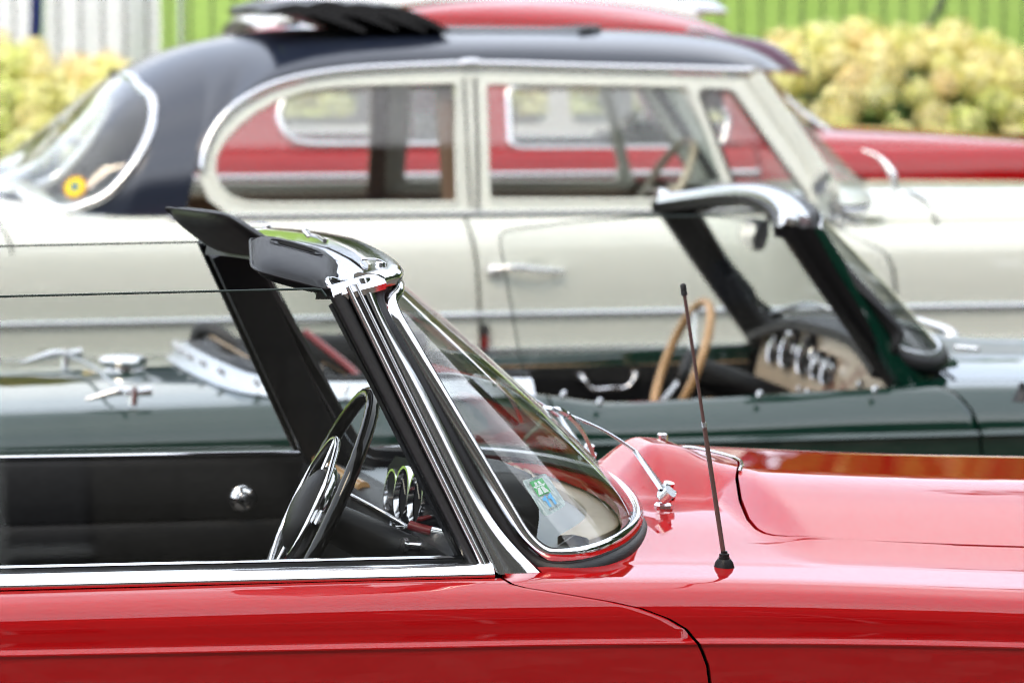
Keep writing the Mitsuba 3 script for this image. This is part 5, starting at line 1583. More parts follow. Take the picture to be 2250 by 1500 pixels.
# pair crest and edge so that the sections stay roughly square to the roof
ue = np.r_[0, np.cumsum(np.linalg.norm(np.diff(EDGE, axis=0), axis=1))]
ue /= ue[-1]
NU, NV = 260, 90
u = np.linspace(0, 1, NU)
ed = np.stack([np.interp(u, ue, EDGE[:, k]) for k in range(3)], -1)
uc = np.r_[0, np.cumsum(np.linalg.norm(np.diff(CREST, axis=0), axis=1))]
uc /= uc[-1]
cm_ = np.interp(u, [0, 0.48, 0.66, 0.75, 1], [0, 0.52, 0.70, 0.78, 1.0])
cr = np.stack([np.interp(cm_, uc, CREST[:, k]) for k in range(3)], -1)
ROOF = np.zeros((NU, NV, 3))
for i in range(NU):
    e, c = ed[i], cr[i]
    w = float(sm((u[i] - 0.50) / 0.25))
    for j, s in enumerate(np.linspace(0, 1, NV)):
        a = s * math.pi / 2
        ky, kz = (1 - math.cos(a)), math.sin(a)
        pz = kz ** 0.9
        px_ = kz ** (1.0)
        ROOF[i, j] = (e[0] + (c[0] - e[0]) * (px_ * (1 - w) + w * (0.25 * kz + 0.75 * kz ** 0.8)), e[1] + (WYC - e[1]) * ky, e[2] + (c[2] - e[2]) * pz)
RW = [(0.434, 7.75, 1.387), (0.509, 7.75, 1.375), (0.549, 7.75, 1.338), (0.562, 7.75, 1.29), (0.554, 7.75, 1.24), (0.526, 7.75, 1.18), (0.484, 7.75, 1.112), (0.438, 7.75, 1.055), (0.377, 7.75, 1), (0.309, 7.75, 0.968), (0.241, 7.75, 0.96), (0.173, 7.75, 0.973), (0.113, 7.75, 1.002), (0.065, 7.75, 1.04)]


def mk_loop():
    near = [(0.502, 7.5, 1.365), (0.525, 7.5, 1.332), (0.53, 7.5, 1.291), (0.519, 7.5, 1.243), (0.492, 7.5, 1.184), (0.451, 7.5, 1.119), (0.406, 7.5, 1.063), (0.346, 7.5, 1.009), (0.279, 7.5, 0.98)]
    low = [(0.233, 7.62, 0.967), (0.174, 7.62, 0.976)]
    low2 = [(0.139, 7.85, 0.987), (0.094, 7.85, 1.018)]
    top = [(0.452, 7.8, 1.386), (0.501, 7.8, 1.377)]
    cl = [(0.094, 8.03, 1.028), (0.175, 8.03, 1.112), (0.268, 8.03, 1.203), (0.361, 8.03, 1.293), (0.464, 8.03, 1.379)]
    return [(p[0], p[2]) for p in list(top) + list(near) + list(low) + list(low2)], [(p[0], p[2]) for p in cl]


lp_, cl_ = mk_loop()
rw_poly = Polygon(lp_ + [(c[0] - 0.10, c[1] - 0.02) for c in cl_]).buffer(0)
v_, q_f = grid(ROOF)
cen = v_[q_f].mean(1)
inside = shapely.contains_xy(rw_poly, cen[:, 0], cen[:, 2])
u_of = (np.arange(len(q_f)) // (NV - 1)) / (NU - 1)
inside &= u_of > 0.5
roof_half = tm((v_, q_f[~inside]))
glass_half = tm((v_, q_f[inside]))


def whole_mesh(m):
    a = trimesh.util.concatenate([m, mirror(m, WYC)])
    a.merge_vertices(merge_tex=True, merge_norm=True, digits_vertex=5)
    a.remove_unreferenced_vertices()
    return a


put(WC + '__roof', whole_mesh(roof_half), 'navy_paint', 60)
RWK = key_of(WC + '__rear_window')
put(RWK, whole_mesh(glass_half), 'glass', 60)
yint = LinearNDInterpolator(A([(p[0], p[2]) for p in ROOF[NU // 2:].reshape(-1, 3)]), ROOF[NU // 2:].reshape(-1, 3)[:, 1])
fr = spl([(a, 0, b) for a, b in lp_], 80)
fy = yint(fr[:, 0], fr[:, 2])
ok = ~np.isnan(fy)
fr = fr[ok]
fr[:, 1] = fy[ok] - 0.004
put(RWK + '__frame', tube(fr, 0.016, 12), 'chrome', 60)
put(RWK + '__frame', tube(mpts(fr, WYC), 0.016, 12), 'chrome', 60)
# round badge on the rear window
bc = A((0.257, 7.56, 1.038))
yb0 = yint(bc[0], bc[2])
bc[1] = (float(yb0) if not np.isnan(yb0) else 7.56) - 0.004
e_ = 0.03
gyx = (yint(bc[0] + e_, bc[2]) - yint(bc[0] - e_, bc[2])) / (2 * e_)
gyz = (yint(bc[0], bc[2] + e_) - yint(bc[0], bc[2] - e_)) / (2 * e_)
bn = nrm(A((np.nan_to_num(gyx, nan=0.3), -1, np.nan_to_num(gyz, nan=0.4))))
matt('badge_yellow', (0.80, 0.68, 0.03))
matt('badge_red', (0.55, 0.16, 0.10))
matt('badge_blue', (0.10, 0.18, 0.25))
put(RWK + '__badge', lathe([(0.040, 0.0), (0.040, 0.003), (0.0005, 0.003)], bc, bn, 28), 'badge_red', label='round yellow badge with red rim on the rear window')
put(RWK + '__badge_face', lathe([(0.034, 0.0035), (0.0005, 0.0042)], bc, bn, 28), 'badge_yellow')
put(RWK + '__badge_mark', lathe([(0.016, 0.0045), (0.0005, 0.005)], bc, bn, 20), 'badge_blue')

# windscreen
WBN = A([(2.766, 7.38, 0.968), (2.838, 7.38, 0.933)]) 
WBN = A([(2.80, 7.36, 0.950), (2.88, 7.37, 0.938), (2.97, 7.44, 0.945), (3.02, 7.56, 0.962), (3.05, 7.78, 0.978), (3.06, 8.03, 0.984)])
WTN = A([(2.475, 7.47, 1.395), (2.50, 7.50, 1.402), (2.535, 7.58, 1.412), (2.555, 7.75, 1.424), (2.565, 8.03, 1.430)])


def wwhole(h):
    return np.vstack([h, mpts(h, WYC)[::-1][1:]])


_b, _t = wwhole(WBN), wwhole(WTN)
WWB, WWT = CubicSpline(np.linspace(0, 1, len(_b)), _b), CubicSpline(np.linspace(0, 1, len(_t)), _t)


def wscreen(uv):
    s, t = uv[:, 0], uv[:, 1:]
    p = WWB(s) * (1 - t) + WWT(s) * t
    bow = 0.025 * 4 * t[:, 0] * (1 - t[:, 0]) * np.sin(np.clip(s, 0, 1) * math.pi)
    return p + np.stack([bow * 0.7, 0 * bow, bow * 0.7], -1)


WWL = dense(rrect(0, 0, 1, 1, [(0.05, 0.12), (0.05, 0.12), (0.04, 0.08), (0.04, 0.08)], 8), 0.025)
WWS = key_of(WC + '__windscreen')
put(WWS, star(WWL, (0.5, 0.5), wscreen, 18), 'glass', True)
wlP = wscreen(WWL)
put(WWS + '__rubber_seal', tube(wlP, 0.014, 10, True), 'rubber', 60)
wlO = nrm(wlP - wlP.mean(0))
put(WWS + '__chrome_surround', tube(wlP + wlO * [0.020, 0.022, 0.028], 0.011, 10, True), 'chrome', 60)
lo = WBN.copy()
both(WC + '__scuttle_moulding', tube(spl(np.vstack([[(2.66, 7.33, 0.935), (2.74, 7.335, 0.925)], lo[1:4] + [[0.005, -0.045, -0.045], [0.04, -0.03, -0.04], [0.05, 0, -0.03]]]), 30), 0.012, 10), 'chrome', WYC)
ap = [(2.545, 7.421, 1.387), (2.659, 7.374, 1.214), (2.772, 7.325, 1.032), (2.8, 7.308, 0.971)]
both(WC + '__windscreen_pillar', sweep(spl([(a[0], a[1] + 0.01, a[2]) for a in ap], 20), [(-0.02, -0.03), (0.02, -0.03), (0.026, 0.0), (0.02, 0.028), (-0.02, 0.028)], (0.85, 0, 0.5)), 'cream_paint', WYC, 40)
put(WC + '__scuttle', grid([[(x, y, 0.915 + 0.03 * math.sin(math.pi * (y - 7.3) / 1.46)) for x in (2.55, 2.8, 2.98)] for y in np.linspace(7.31, 8.75, 16)]), 'cream_paint', 50)

# folded fabric sunroof and wind deflector
sel = [i for i in range(NU) if 1.25 < ROOF[i, -1, 0] < 2.12]
sf = ROOF[sel][:, 58:] + [0, 0, 0.005]
put(WC + '__sunroof_frame', whole_mesh(tm(grid(sf))), 'rubber', 60)
FR = key_of(WC + '__fabric_sunroof')
labels[FR] = {'label': 'black fabric sunroof folded back in pleats'}
sec = [(0.80, 1.560), (0.86, 1.597), (0.95, 1.605), (1.02, 1.575), (1.06, 1.545)]
tips = [(0.839, 7.75, 1.57), (0.862, 7.75, 1.598), (0.908, 7.75, 1.602), (0.97, 7.75, 1.591)]
foldx = [0.83, 0.945, 1.06, 1.175]
for j in range(4):
    x0 = 1.02 + 0.088 * j
    pr = spl([(x0 - 0.10 + 0.005 * j, 1.596 - 0.001 * j), (x0 + 0.0, 1.614 + 0.004 * (1 - abs(j - 1))), (x0 + 0.10, 1.600), (x0 + 0.20, 1.560), (x0 + 0.25, 1.537)], 16)
    th = np.interp(np.linspace(0, 1, 16), [0, 0.3, 0.8, 1], [0.006, 0.015, 0.012, 0.006])
    P = []
    for y in np.linspace(7.62, 8.42, 20):
        sag = 0.008 * math.sin((y - 7.62) / 0.8 * math.pi) + 0.004 * math.sin(y * 23 + j * 2)
        up_ = [(p[0] + 0.02 * math.sin(y * 9 + j), y, p[1] + t + sag) for p, t in zip(pr, th)]
        dn_ = [(p[0] + 0.02 * math.sin(y * 9 + j), y, p[1] - t + sag) for p, t in zip(pr, th)][::-1]
        P.append(up_ + dn_)
    m = tm(grid(P, False, True))
    P = A(P)
    caps = []
    for r in (P[0], P[-1]):
        caps.append(star(r, r.mean(0), rings=1))
    put(FR + '__pleat', cat(m, *caps), 'rubber', 50)
tail = []
for y in np.linspace(7.64, 8.40, 12):
    tail.append([(x, y, z + 0.006 * math.sin((y - 7.64) / 0.76 * math.pi)) for x, z in ((1.28, 1.536), (1.30, 1.585), (1.38, 1.572), (1.46, 1.556), (1.53, 1.546), (1.545, 1.538))])
put(FR + '__front_flap', grid(tail), 'rubber', 50)
put(FR + '__latch', box((0.98, 7.70, 1.553), (1.05, 7.74, 1.568), 0.003), 'chrome')
put(WC + '__wind_deflector', tube(spl([(2.02, 7.72, 1.532), (2.10, 7.80, 1.540), (2.13, 8.03, 1.545), (2.10, 8.26, 1.540), (2.02, 8.34, 1.532)], 20), 0.008, 8), 'rubber')

# door handle in its scoop, reflector, mirror
DH = key_of(WC + '__door_handle')
labels[DH] = {}
h0, h1 = A((1.598, 7.185, 0.763)), A((1.832, 7.185, 0.754))
put(DH + '__grip', tube(spl([h0, h0 + [0.05, -0.022, 0.008], h0 + (h1 - h0) * 0.6 + [0, -0.024, 0.006], h1 + [0, -0.004, 0]], 20), np.interp(np.linspace(0, 1, 20), [0, 0.15, 0.8, 1], [0.017, 0.011, 0.009, 0.007]), 12), 'chrome', 60)
put(DH + '__lock', lathe([(0.022, -0.01), (0.021, 0.01), (0.012, 0.018), (0.001, 0.02)], h0 + [-0.002, 0, 0], (0, -1, 0), 20), 'chrome', 50)
put(DH + '__scoop', lathe([(0.062, -0.0005), (0.055, 0.002), (0.03, -0.003), (0.001, -0.004)], A((1.744, 7.201, 0.745)) + [0, -0.001, 0], (0, -1, 0), 28), 'cream_paint', 60)
r0, r1 = A((1.573, 7.2, 0.585)), A((1.573, 7.2, 0.514))
put(WC + '__side_reflector', cat(box((r0[0] - 0.010, WY0 - 0.012, (r0[2] + r1[2]) / 2), (r0[0] + 0.010, WY0 + 0.012, r0[2]), 0.003)), 'rubber')
put(WC + '__side_reflector_lens', box((r0[0] - 0.009, WY0 - 0.010, r1[2] - 0.01), (r0[0] + 0.009, WY0 + 0.014, (r0[2] + r1[2]) / 2 - 0.002), 0.003), 'red_plastic')
DM = key_of(WC + '__door_mirror')
labels[DM] = {'label': 'chrome mirror on a black wedge foot at the windscreen pillar'}
f0 = A((2.853, 7.3, 0.882))
put(DM + '__foot', cat(grid([[f0 + [-0.035, 0, 0.0], f0 + [-0.03, 0.05, 0.0]], [f0 + [-0.05, 0.01, 0.075], f0 + [-0.045, 0.04, 0.075]], [f0 + [-0.045, 0.01, 0.08], f0 + [-0.04, 0.04, 0.08]], [f0 + [0.035, 0, 0.0], f0 + [0.035, 0.05, 0.0]], [f0 + [-0.035, 0, 0.0], f0 + [-0.03, 0.05, 0.0]]]), box(f0 + [-0.045, 0.002, -0.02], f0 + [0.03, 0.045, 0.002], 0.004)), 'rubber', 30)
put(DM + '__stalk', tube(spl([(2.796, 7.28, 0.912), (2.799, 7.27, 0.95), (2.779, 7.26, 0.986), (2.773, 7.26, 0.997)], 12), 0.008, 10), 'chrome')
put(DM + '__boss', lathe([(0.012, -0.02), (0.017, 0), (0.01, 0.016), (0.001, 0.02)], A((2.801, 7.27, 0.909)), (-0.3, -1, 0.3), 18), 'chrome', 60)
put(DM + '__head', lathe([(0.001, -0.03), (0.03, -0.022), (0.045, 0.0), (0.047, 0.006)], A((2.731, 7.24, 1.036)), (-0.9, -0.2, 0.25), 22), 'chrome', 60)
put(DM + '__mirror', lathe([(0.046, 0.006), (0.0005, 0.006)], A((2.731, 7.24, 1.036)), (-0.9, -0.2, 0.25), 22), 'mirror_glass', False)
k = key_of(WC + '__wiper')
labels[k] = {}
wq = [A((3.037, 7.75, 1.121)), A((3.086, 7.72, 1.098)), A((3.116, 7.7, 1.062)), A((3.132, 7.68, 1.028))]
put(k + '__arm', tube(spl(wq, 16), np.interp(np.linspace(0, 1, 16), [0, 0.4, 0.85, 1], [0.004, 0.007, 0.016, 0.012]), 10), 'satin_chrome')
put(k + '__pivot', tube([wq[3] - [0, 0, 0.05], wq[3]], 0.012, 12), 'satin_chrome')

# inside: seats, trim, steering wheel
put(WC + '__floor', box((0.3, WY0 + 0.15, 0.28), (2.9, 2 * WYC - WY0 - 0.15, 0.32)), 'carpet')
both(WC + '__door_trim', cat(box((0.65, WY0 + 0.135, 0.4), (2.7, WY0 + 0.16, 0.925), 0.005)), 'brown_trim', WYC)
both(WC + '__door_cap', cat(box((0.65, WY0 + 0.125, 0.925), (2.7, WY0 + 0.175, 0.945), 0.006)), 'tan_trim', WYC)
fp = 2 * WYC
BPf = [(1.50, fp - 7.37, 0.93), (1.50, fp - 7.43, 1.15), (1.495, fp - 7.50, 1.40)]
both(WC + '__centre_pillar_trim', sweep(lin(A(BPf) * [1, -1, 1] + [0, fp, 0], 8), [(-0.012, -0.03), (0.012, -0.03), (0.012, 0.03), (-0.012, 0.03)], (1, 0, 0)), 'brown_trim', WYC)
for (x0, x1, zt, nm) in ((1.55, 1.70, 0.93, 'front_seat'), (0.62, 0.80, 0.97, 'rear_seat')):
    k = key_of(WC + '__' + nm)
    labels[k] = {}
    put(k + '__backrest', pillow([(x1, WY0 + 0.25, 0.5), (x1, fp - WY0 - 0.25, 0.5), (x0, fp - WY0 - 0.27, zt), (x0, WY0 + 0.27, zt)], 0.16)[0], 'tan_trim', 60)
    put(k + '__cushion', pillow([(x1, WY0 + 0.25, 0.52), (x1, fp - WY0 - 0.25, 0.52), (x1 + 0.5, fp - WY0 - 0.25, 0.55), (x1 + 0.5, WY0 + 0.25, 0.55)], 0.18)[0], 'tan_trim', 60)
put(WC + '__parcel_shelf', box((0.12, WY0 + 0.28, 0.93), (0.66, fp - WY0 - 0.28, 0.945)), 'brown_trim')
put(WC + '__dash', sweep(lin([(2.72, WY0 + 0.2, 0.90), (2.72, fp - WY0 - 0.2, 0.90)], 8), [(-0.08, -0.2), (-0.09, -0.02), (-0.06, 0.02), (0.12, 0.02), (0.14, -0.2)], (0, 0, 1)), 'brown_trim', 50)
sc = A((2.279, 7.62, 0.993))
sax = nrm(A((-0.86, 0, 0.5)))
sxx = nrm(np.cross(sax, (0, 1, 0)))
K = key_of(WC + '__steering_wheel')
labels[K] = {}
put(K + '__rim', tube(A([sc + sxx * 0.2 * math.cos(a) + A((0, 0.2 * math.sin(a), 0)) for a in np.linspace(0, 2 * math.pi, 60, endpoint=False)]), 0.014, 10, True), 'ivory', True)
put(K + '__hub', lathe([(0.05, -0.02), (0.045, 0.01), (0.001, 0.02)], sc - sax * 0.03, sax, 20), 'ivory', 50)
for a in (0, math.pi):
    put(K + '__spoke', tube([sc - sax * 0.02, sc + A((0, 0.2 * math.cos(a), 0))], 0.010, 8), 'ivory')
put(WC + '__steering_column', tube([sc - sax * 0.02, sc - sax * 0.4], 0.025, 12), 'ivory')
put(WC + '__interior_mirror', cat(box(A((2.567, 8, 1.288)) + [-0.01, -0.10, -0.025], A((2.567, 8, 1.288)) + [0.012, 0.10, 0.025], 0.008), tube([A((2.567, 8, 1.288)), A((2.624, 8, 1.338))], 0.006)), 'rubber')


# ================================================================ red saloon (fourth car)
SC = thing('red_saloon', 'rounded red saloon with an outside sun visor, behind the cream saloon', 'car')
SY0, SYC = 10.4, 11.2
SROWS = A([(0.10, 0.24), (0.05, 0.30), (0.03, 0.42), (0.02, 0.58), (0.008, 0.72), (0.0, 0.80), (0.0, 0.86), (0.006, 0.92), (0.02, 0.97), (0.045, 1.005), (0.075, 1.025), (0.10, 1.032)])


def s_side(x0, x1, nx=60, zcut=None):
    return tm(grid([[(x, SY0 + y + 0.08 * max(0, x - 4.3) ** 2 + 0.08 * max(0, 0.9 - x) ** 2, z) for x in np.linspace(x0, x1, nx)] for y, z in SROWS]))


both(SC + '__rear_wing', s_side(0.98, 2.145), 'red_paint_far', SYC, 50)
both(SC + '__door', s_side(2.155, 3.45), 'red_paint_far', SYC, 50)
both(SC + '__front_wing', s_side(3.46, 5.4), 'red_paint_far', SYC, 50)
xs = np.linspace(1.05, 3.45, 40)
both(SC + '__side_strip', sweep(np.stack([xs, SY0 - 0.002 + 0.08 * np.maximum(0, xs - 4.3) ** 2 + 0.08 * np.maximum(0, 0.9 - xs) ** 2, 0.928 + 0 * xs], -1), [(-0.004, -0.014), (0.008, -0.01), (0.012, 0), (0.008, 0.01), (-0.004, 0.014)], (0, 0, 1)), 'satin_chrome', SYC, 60)
for x_ in (4.55, 1.75):
    wheel_parts(SC, x_, SY0 + 0.1, -1, 0.33, 0.16)
    wheel_parts(SC, x_, 2 * SYC - SY0 - 0.1, 1, 0.33, 0.16)
# bonnet with rounded crown
P = []
for x in np.linspace(3.40, 5.40, 40):
    e = max(0, x - 4.2)
    zc = 1.13 - 0.05 * (x - 3.4) - 0.05 * e ** 2
    y0 = SY0 + 0.10 + 0.08 * max(0, x - 4.3) ** 2
    row = []
    for s in np.linspace(0, 1, 22):
        a = s * math.pi / 2
        row.append((x, y0 + (SYC - y0) * (1 - math.cos(a)), 1.032 - 0.02 * e + (zc - 1.032 + 0.02 * e) * math.sin(a) ** 0.9))
    P.append(row)
both(SC + '__bonnet', grid(P), 'red_paint_far', SYC, 60)
P = []
for x in np.linspace(0.98, 1.5, 20):
    y0 = SY0 + 0.10 + 0.08 * max(0, 0.9 - x) ** 2
    zc = 1.16 - 0.5 * max(0, 1.2 - x) ** 2
    P.append([(x, y0 + (SYC - y0) * (1 - math.cos(s * math.pi / 2)), 1.032 - 0.1 * max(0, 0.6 - x) + (zc - 1.032 + 0.1 * max(0, 0.6 - x)) * math.sin(s * math.pi / 2)) for s in np.linspace(0, 1, 18)])
both(SC + '__boot', grid(P), 'red_paint_far', SYC, 60)
for xe, nm in ((5.4, 'nose'), (0.98, 'tail')):
    tz = 0.08 * max(0, xe - 4.3) ** 2 + 0.08 * max(0, 0.9 - xe) ** 2
    half = A([(xe, SY0 + y + tz, z) for y, z in SROWS] + [(xe, SYC - 0.2, 1.0)])
    put(f'{SC}__{nm}_panel', grid(np.stack([half, mpts(half, SYC)])), 'red_paint_far')
# greenhouse sides
SK, SZ0, SYB = 0.30, 1.03, SY0 + 0.11
lean_s = leaning(SYB, SZ0, SK)
S_OUT = [(1.05, 1.02), (1.05, 1.12), (1.16, 1.30), (1.36, 1.44), (1.65, 1.52), (2.2, 1.55), (2.8, 1.545), (3.12, 1.51), (3.30, 1.33), (3.52, 1.12), (3.60, 1.02)]
S_R = [(1.464, 10.548, 1.158), (1.475, 10.565, 1.213), (1.507, 10.578, 1.257), (1.576, 10.583, 1.275), (1.825, 10.588, 1.288), (2.092, 10.59, 1.298), (2.214, 10.59, 1.298), (2.232, 10.586, 1.283), (2.222, 10.526, 1.083), (2.205, 10.516, 1.05), (1.604, 10.517, 1.055), (1.53, 10.521, 1.066), (1.484, 10.532, 1.103)]
S_F = [(2.424, 10.578, 1.258), (2.446, 10.585, 1.282), (2.977, 10.588, 1.29), (3.251, 10.584, 1.278), (3.303, 10.574, 1.244), (3.358, 10.546, 1.15), (3.331, 10.518, 1.056), (3.289, 10.509, 1.027), (2.456, 10.511, 1.033), (2.419, 10.517, 1.052)]
so = Polygon([(p[0], p[1]) for p in spl(A([(a, b, 0) for a, b in S_OUT]), 60)[:, :2]])
sh_r, sh_f = Polygon([(p[0], p[2]) for p in S_R]), Polygon([(p[0], p[2]) for p in S_F])
both(SC + '__window_frame', slab(so.difference(sh_r).difference(sh_f), 0.03, lean_s), 'red_paint_far', SYC, 30)
for nm, lp in (('side_window', S_R), ('door_window', S_F)):
    loop = dense(A(lp), 0.03)
    k = SC + '__' + nm
    pg = Polygon([(p[0], p[2]) for p in lp]).buffer(0.01)
    q = A(pg.exterior.coords)[:-1]
    v = lean_s(q[:, 0], np.full(len(q), 0.014), q[:, 1])
    c = pg.centroid
    both(k, star(v, lean_s(A([c.x]), A([0.014]), A([c.y]))[0], rings=2), 'glass', SYC, False)
    both(k + '_surround', tube(spl(loop, 80, True) + [0, -0.006, 0], 0.014, 10, True), 'chrome', SYC, 60)
ed = spl(A([(x, SYB + SK * (z - SZ0), z) for x, z in S_OUT[1:10]]), 70)
crs = spl([(1.475, 11.2, 1.277), (1.631, 11.2, 1.43), (1.788, 11.2, 1.535), (1.944, 11.2, 1.586), (2.141, 11.2, 1.621), (2.437, 11.2, 1.648), (2.736, 11.2, 1.648), (3.037, 11.2, 1.628), (3.239, 11.2, 1.597), (3.402, 11.2, 1.554), (3.504, 11.2, 1.511), (3.751, 11.2, 1.266), (4, 11.2, 1.079)], 70)
ce = np.interp(np.linspace(0, 1, 70), [0, 1], [0, 1])
ROOF2 = []
for e, c in zip(ed, crs):
    ROOF2.append([(e[0] + (c[0] - e[0]) * math.sin(s * math.pi / 2), e[1] + (SYC - e[1]) * (1 - math.cos(s * math.pi / 2)), e[2] + (c[2] - e[2]) * math.sin(s * math.pi / 2) ** 0.85) for s in np.linspace(0, 1, 26)])
ROOF2 = A(ROOF2)
n0, n1 = 12, 56
put(SC + '__roof', (lambda m: trimesh.util.concatenate([m, mirror(m, SYC)]))(tm(grid(ROOF2[n0:n1 + 1]))), 'red_paint_far', 60)
put(SC + '__windscreen', (lambda m: trimesh.util.concatenate([m, mirror(m, SYC)]))(tm(grid(ROOF2[n1:, 2:]))), 'glass', 60)
both(SC + '__windscreen_pillar', tm(grid(ROOF2[n1:, :3])), 'red_paint_far', SYC, 60)
put(SC + '__rear_window', (lambda m: trimesh.util.concatenate([m, mirror(m, SYC)]))(tm(grid(ROOF2[:n0 + 1, 12:]))), 'glass', 60)
both(SC + '__rear_pillar', tm(grid(ROOF2[:n0 + 1, :13])), 'red_paint_far', SYC, 60)
wse = np.vstack([ROOF2[n1, 2:], mpts(ROOF2[n1, 2:], SYC)[::-1][1:]])
put(SC + '__windscreen_moulding', tube(wse, 0.012, 8), 'chrome')
# outside sun visor of tinted plastic with bright ends
vis = []
r0 = wse[[0, len(wse) // 4, len(wse) // 2, 3 * len(wse) // 4, -1]]
vb_ = spl(r0, 30)
scene['tinted_plastic'] = {'type': 'twosided', 'bsdf': {'type': 'roughplastic', 'diffuse_reflectance': rgb(0.20, 0.12, 0.17), 'alpha': 0.08}}
P = []
for i, p in enumerate(vb_):
    s = i / 29
    rch = 0.20 + 0.06 * math.sin(math.pi * s)
    P.append([p + A((rch * t, 0, 0.035 + 0.012 * math.sin(t * 3) - 0.14 * t * t)) for t in np.linspace(0, 1, 8)])
P = A(P)
VK = key_of(SC + '__sun_visor')
put(VK, grid(P), 'tinted_plastic', 60, label='purple tinted outside sun visor above the windscreen')
put(VK + '__front_edge', tube(P[:, -1], 0.012, 8), 'satin_chrome')
for j in (0, -1):
    put(VK + '__end_edge', tube(P[j], 0.010, 8), 'satin_chrome')
put(VK + '__centre_strip', tube(P[15], 0.010, 8), 'satin_chrome')
put(SC + '__scuttle', grid([[(x, y, 1.05 + 0.07 * math.sin(math.pi * (y - SY0 - 0.1) / (2 * (SYC - SY0 - 0.1)))) for x in (3.2, 3.5, 3.62)] for y in np.linspace(SY0 + 0.1, 2 * SYC - SY0 - 0.1, 20)]), 'red_paint_far', 60)
put(SC + '__floor', box((0.9, SY0 + 0.15, 0.3), (3.5, 2 * SYC - SY0 - 0.15, 0.34)), 'carpet')
for (x0, x1, zt, nm) in ((2.25, 2.42, 1.16, 'front_seat'), (1.25, 1.42, 1.12, 'rear_seat')):
    k = key_of(SC + '__' + nm)
    labels[k] = {}
    put(k + '__backrest', pillow([(x1, SY0 + 0.25, 0.5), (x1, 2 * SYC - SY0 - 0.25, 0.5), (x0, 2 * SYC - SY0 - 0.27, zt), (x0, SY0 + 0.27, zt)], 0.16)[0], 'vinyl', 60)
    put(k + '__cushion', pillow([(x1, SY0 + 0.25, 0.55), (x1, 2 * SYC - SY0 - 0.25, 0.55), (x1 + 0.45, 2 * SYC - SY0 - 0.25, 0.58), (x1 + 0.45, SY0 + 0.25, 0.58)], 0.18)[0], 'vinyl', 60)
put(SC + '__dash', box((3.1, SY0 + 0.18, 0.8), (3.4, 2 * SYC - SY0 - 0.18, 1.06), 0.02), 'vinyl')
wp = A((3.741, 10.62, 1.141))
an2 = key_of(SC + '__aerial')
labels[an2] = {}
put(an2 + '__rod', tube(spl([(3.832, 10.9, 1.121), (3.829, 10.92, 1.252), (3.82, 10.96, 1.446), (3.81, 11, 1.718)], 16), 0.0035, 8), 'iron')
put(an2 + '__base', lathe([(0.02, -0.02), (0.016, 0.01), (0.006, 0.02), (0.001, 0.02)], A((3.834, 10.9, 1.113)), (0, 0, 1), 14), 'rubber')
put(SC + '__washer_jet', lathe([(0.02, -0.03), (0.02, 0.01), (0.012, 0.02), (0.001, 0.022)], A((3.933, 11, 1.086)), (0, 0, 1), 14), 'red_plastic')

# ================================================================ white van behind the red saloon
EC = thing('white_van', 'white van with a rounded roof, mostly hidden behind the red saloon', 'van')
EY0, EYC = 12.75, 13.55
ET = A([(1.62, 1.02), (1.66, 1.30), (1.76, 1.52), (1.90, 1.64), (2.2, 1.70), (3.0, 1.725), (3.5, 1.705), (3.75, 1.68), (3.90, 1.65)])
et = spl(A([(a, 0, b) for a, b in ET]), 50)
et = et[et[:, 2] > 1.5]
P = []
for p in et:
    row = []
    for s in np.linspace(0, 1, 20):
        a = s * math.pi / 2
        row.append((p[0] + (0.0 if p[0] > 2.2 else 0.02 * math.cos(a)), EY0 + 0.14 + (EYC - EY0 - 0.14) * (1 - math.cos(a)), p[2] - 0.10 * (1 - math.sin(a))))
    P.append(row)
P = A(P)
both(EC + '__roof', grid(P), 'white_paint', EYC, 60)
eo = Polygon([(1.56, 0.98), (1.62, 1.25), (1.76, 1.44), (1.95, 1.55), (2.3, 1.605), (3.0, 1.625), (3.5, 1.60), (3.86, 1.56), (3.91, 1.40), (3.93, 0.98)])
wins = [Polygon(rrect(1.82, 1.06, 2.50, 1.44, 0.07)), Polygon(rrect(2.60, 1.06, 3.14, 1.50, 0.06)), Polygon(rrect(3.24, 1.06, 3.80, 1.48, 0.06))]
lean_e = leaning(EY0 + 0.06, 0.98, 0.13)
both(EC + '__body_side', slab(eo.difference(shapely.union_all(wins)), 0.03, lean_e), 'white_paint', EYC, 30)
for wpn in wins:
    q = A(wpn.buffer(0.01).exterior.coords)[:-1]
    v = lean_e(q[:, 0], np.full(len(q), 0.015), q[:, 1])
    both(EC + '__side_window', star(v, v.mean(0), rings=2), 'glass', EYC, False)
lowp = A([(0.10, 0.25), (0.04, 0.32), (0.02, 0.5), (0.0, 0.72), (0.004, 0.85), (0.02, 0.93), (0.06, 0.985)])
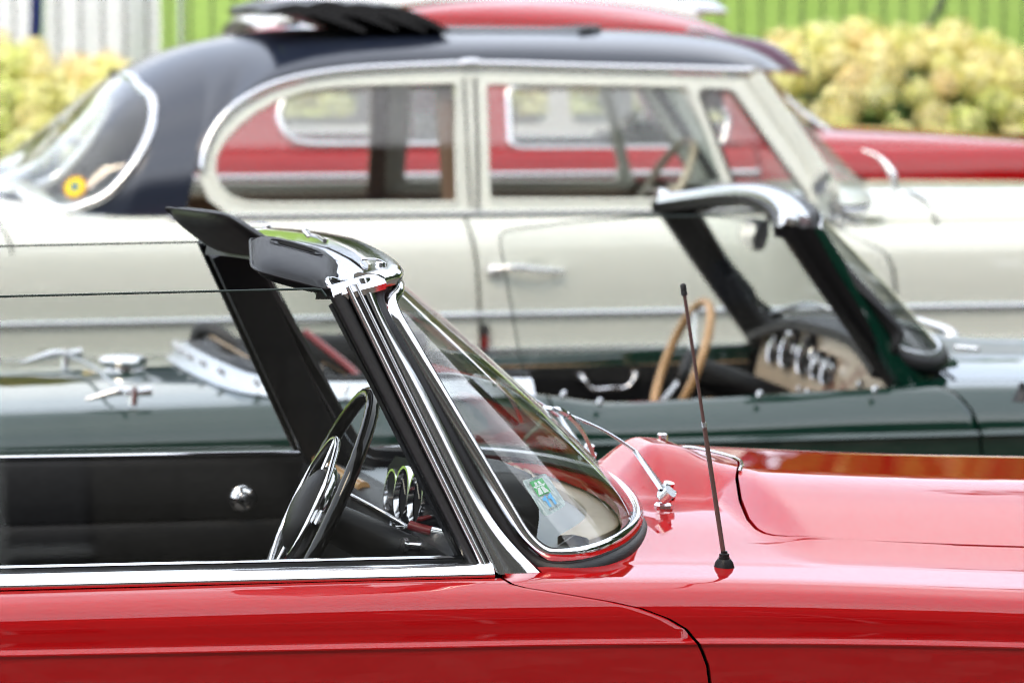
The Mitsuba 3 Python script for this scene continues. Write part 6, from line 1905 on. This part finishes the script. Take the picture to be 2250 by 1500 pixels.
both(EC + '__lower_body', grid([[(x, EY0 + y + 0.3 * max(0, 1.4 - x) ** 2, z - 0.05 * max(0, 1.5 - x) ** 2) for x in np.linspace(1.0, 3.93, 50)] for y, z in lowp]), 'white_paint', EYC, 50)
put(EC + '__bonnet', grid([[(x, y, 0.985 + 0.06 * math.cos((y - EYC) / 0.75 * math.pi / 2) - 0.25 * max(0, 1.5 - x) ** 2) for x in np.linspace(1.0, 1.64, 12)] for y in np.linspace(EY0 + 0.06, 2 * EYC - EY0 - 0.06, 20)]), 'white_paint', 60)
put(EC + '__nose_panel', grid([[(1.0, y, z) for y in np.linspace(EY0 + 0.12, 2 * EYC - EY0 - 0.12, 6)] for z in (0.3, 0.95)]), 'white_paint')
put(EC + '__tailgate', grid([[(3.93 - 0.05 * max(0, z - 0.98), y, z) for y in np.linspace(EY0 + 0.10, 2 * EYC - EY0 - 0.10, 6)] for z in (0.3, 0.7, 1.08)]), 'white_paint')
put(EC + '__rear_window', grid([[(3.925 - 0.08 * (z - 1.08), y, z) for y in np.linspace(EY0 + 0.16, 2 * EYC - EY0 - 0.16, 6)] for z in (1.08, 1.3, 1.56)]), 'glass')
put(EC + '__windscreen', grid([[(1.64 + 0.26 * t, y, 1.03 + 0.53 * t + 0.03 * math.cos((y - EYC) / 0.7 * 1.5)) for t in np.linspace(0, 1, 6)] for y in np.linspace(EY0 + 0.16, 2 * EYC - EY0 - 0.16, 12)]), 'glass', 60)
put(EC + '__roof_lip', sweep(lin([(3.90, EY0 + 0.14, 1.585), (3.93, EYC - 0.3, 1.635), (3.94, EYC, 1.648), (3.93, EYC + 0.3, 1.635), (3.90, 2 * EYC - EY0 - 0.14, 1.585)], 16), [(-0.02, -0.014), (0.12, -0.012), (0.13, 0.0), (-0.03, 0.010)], (0, 0, 1)), 'satin_chrome', 50)
put(EC + '__floor', box((1.2, EY0 + 0.1, 0.35), (3.88, 2 * EYC - EY0 - 0.1, 0.4)), 'carpet')
for x_ in (1.5, 3.4):
    wheel_parts(EC, x_, EY0 + 0.1, -1, 0.32, 0.17)
    wheel_parts(EC, x_, 2 * EYC - EY0 - 0.1, 1, 0.32, 0.17)
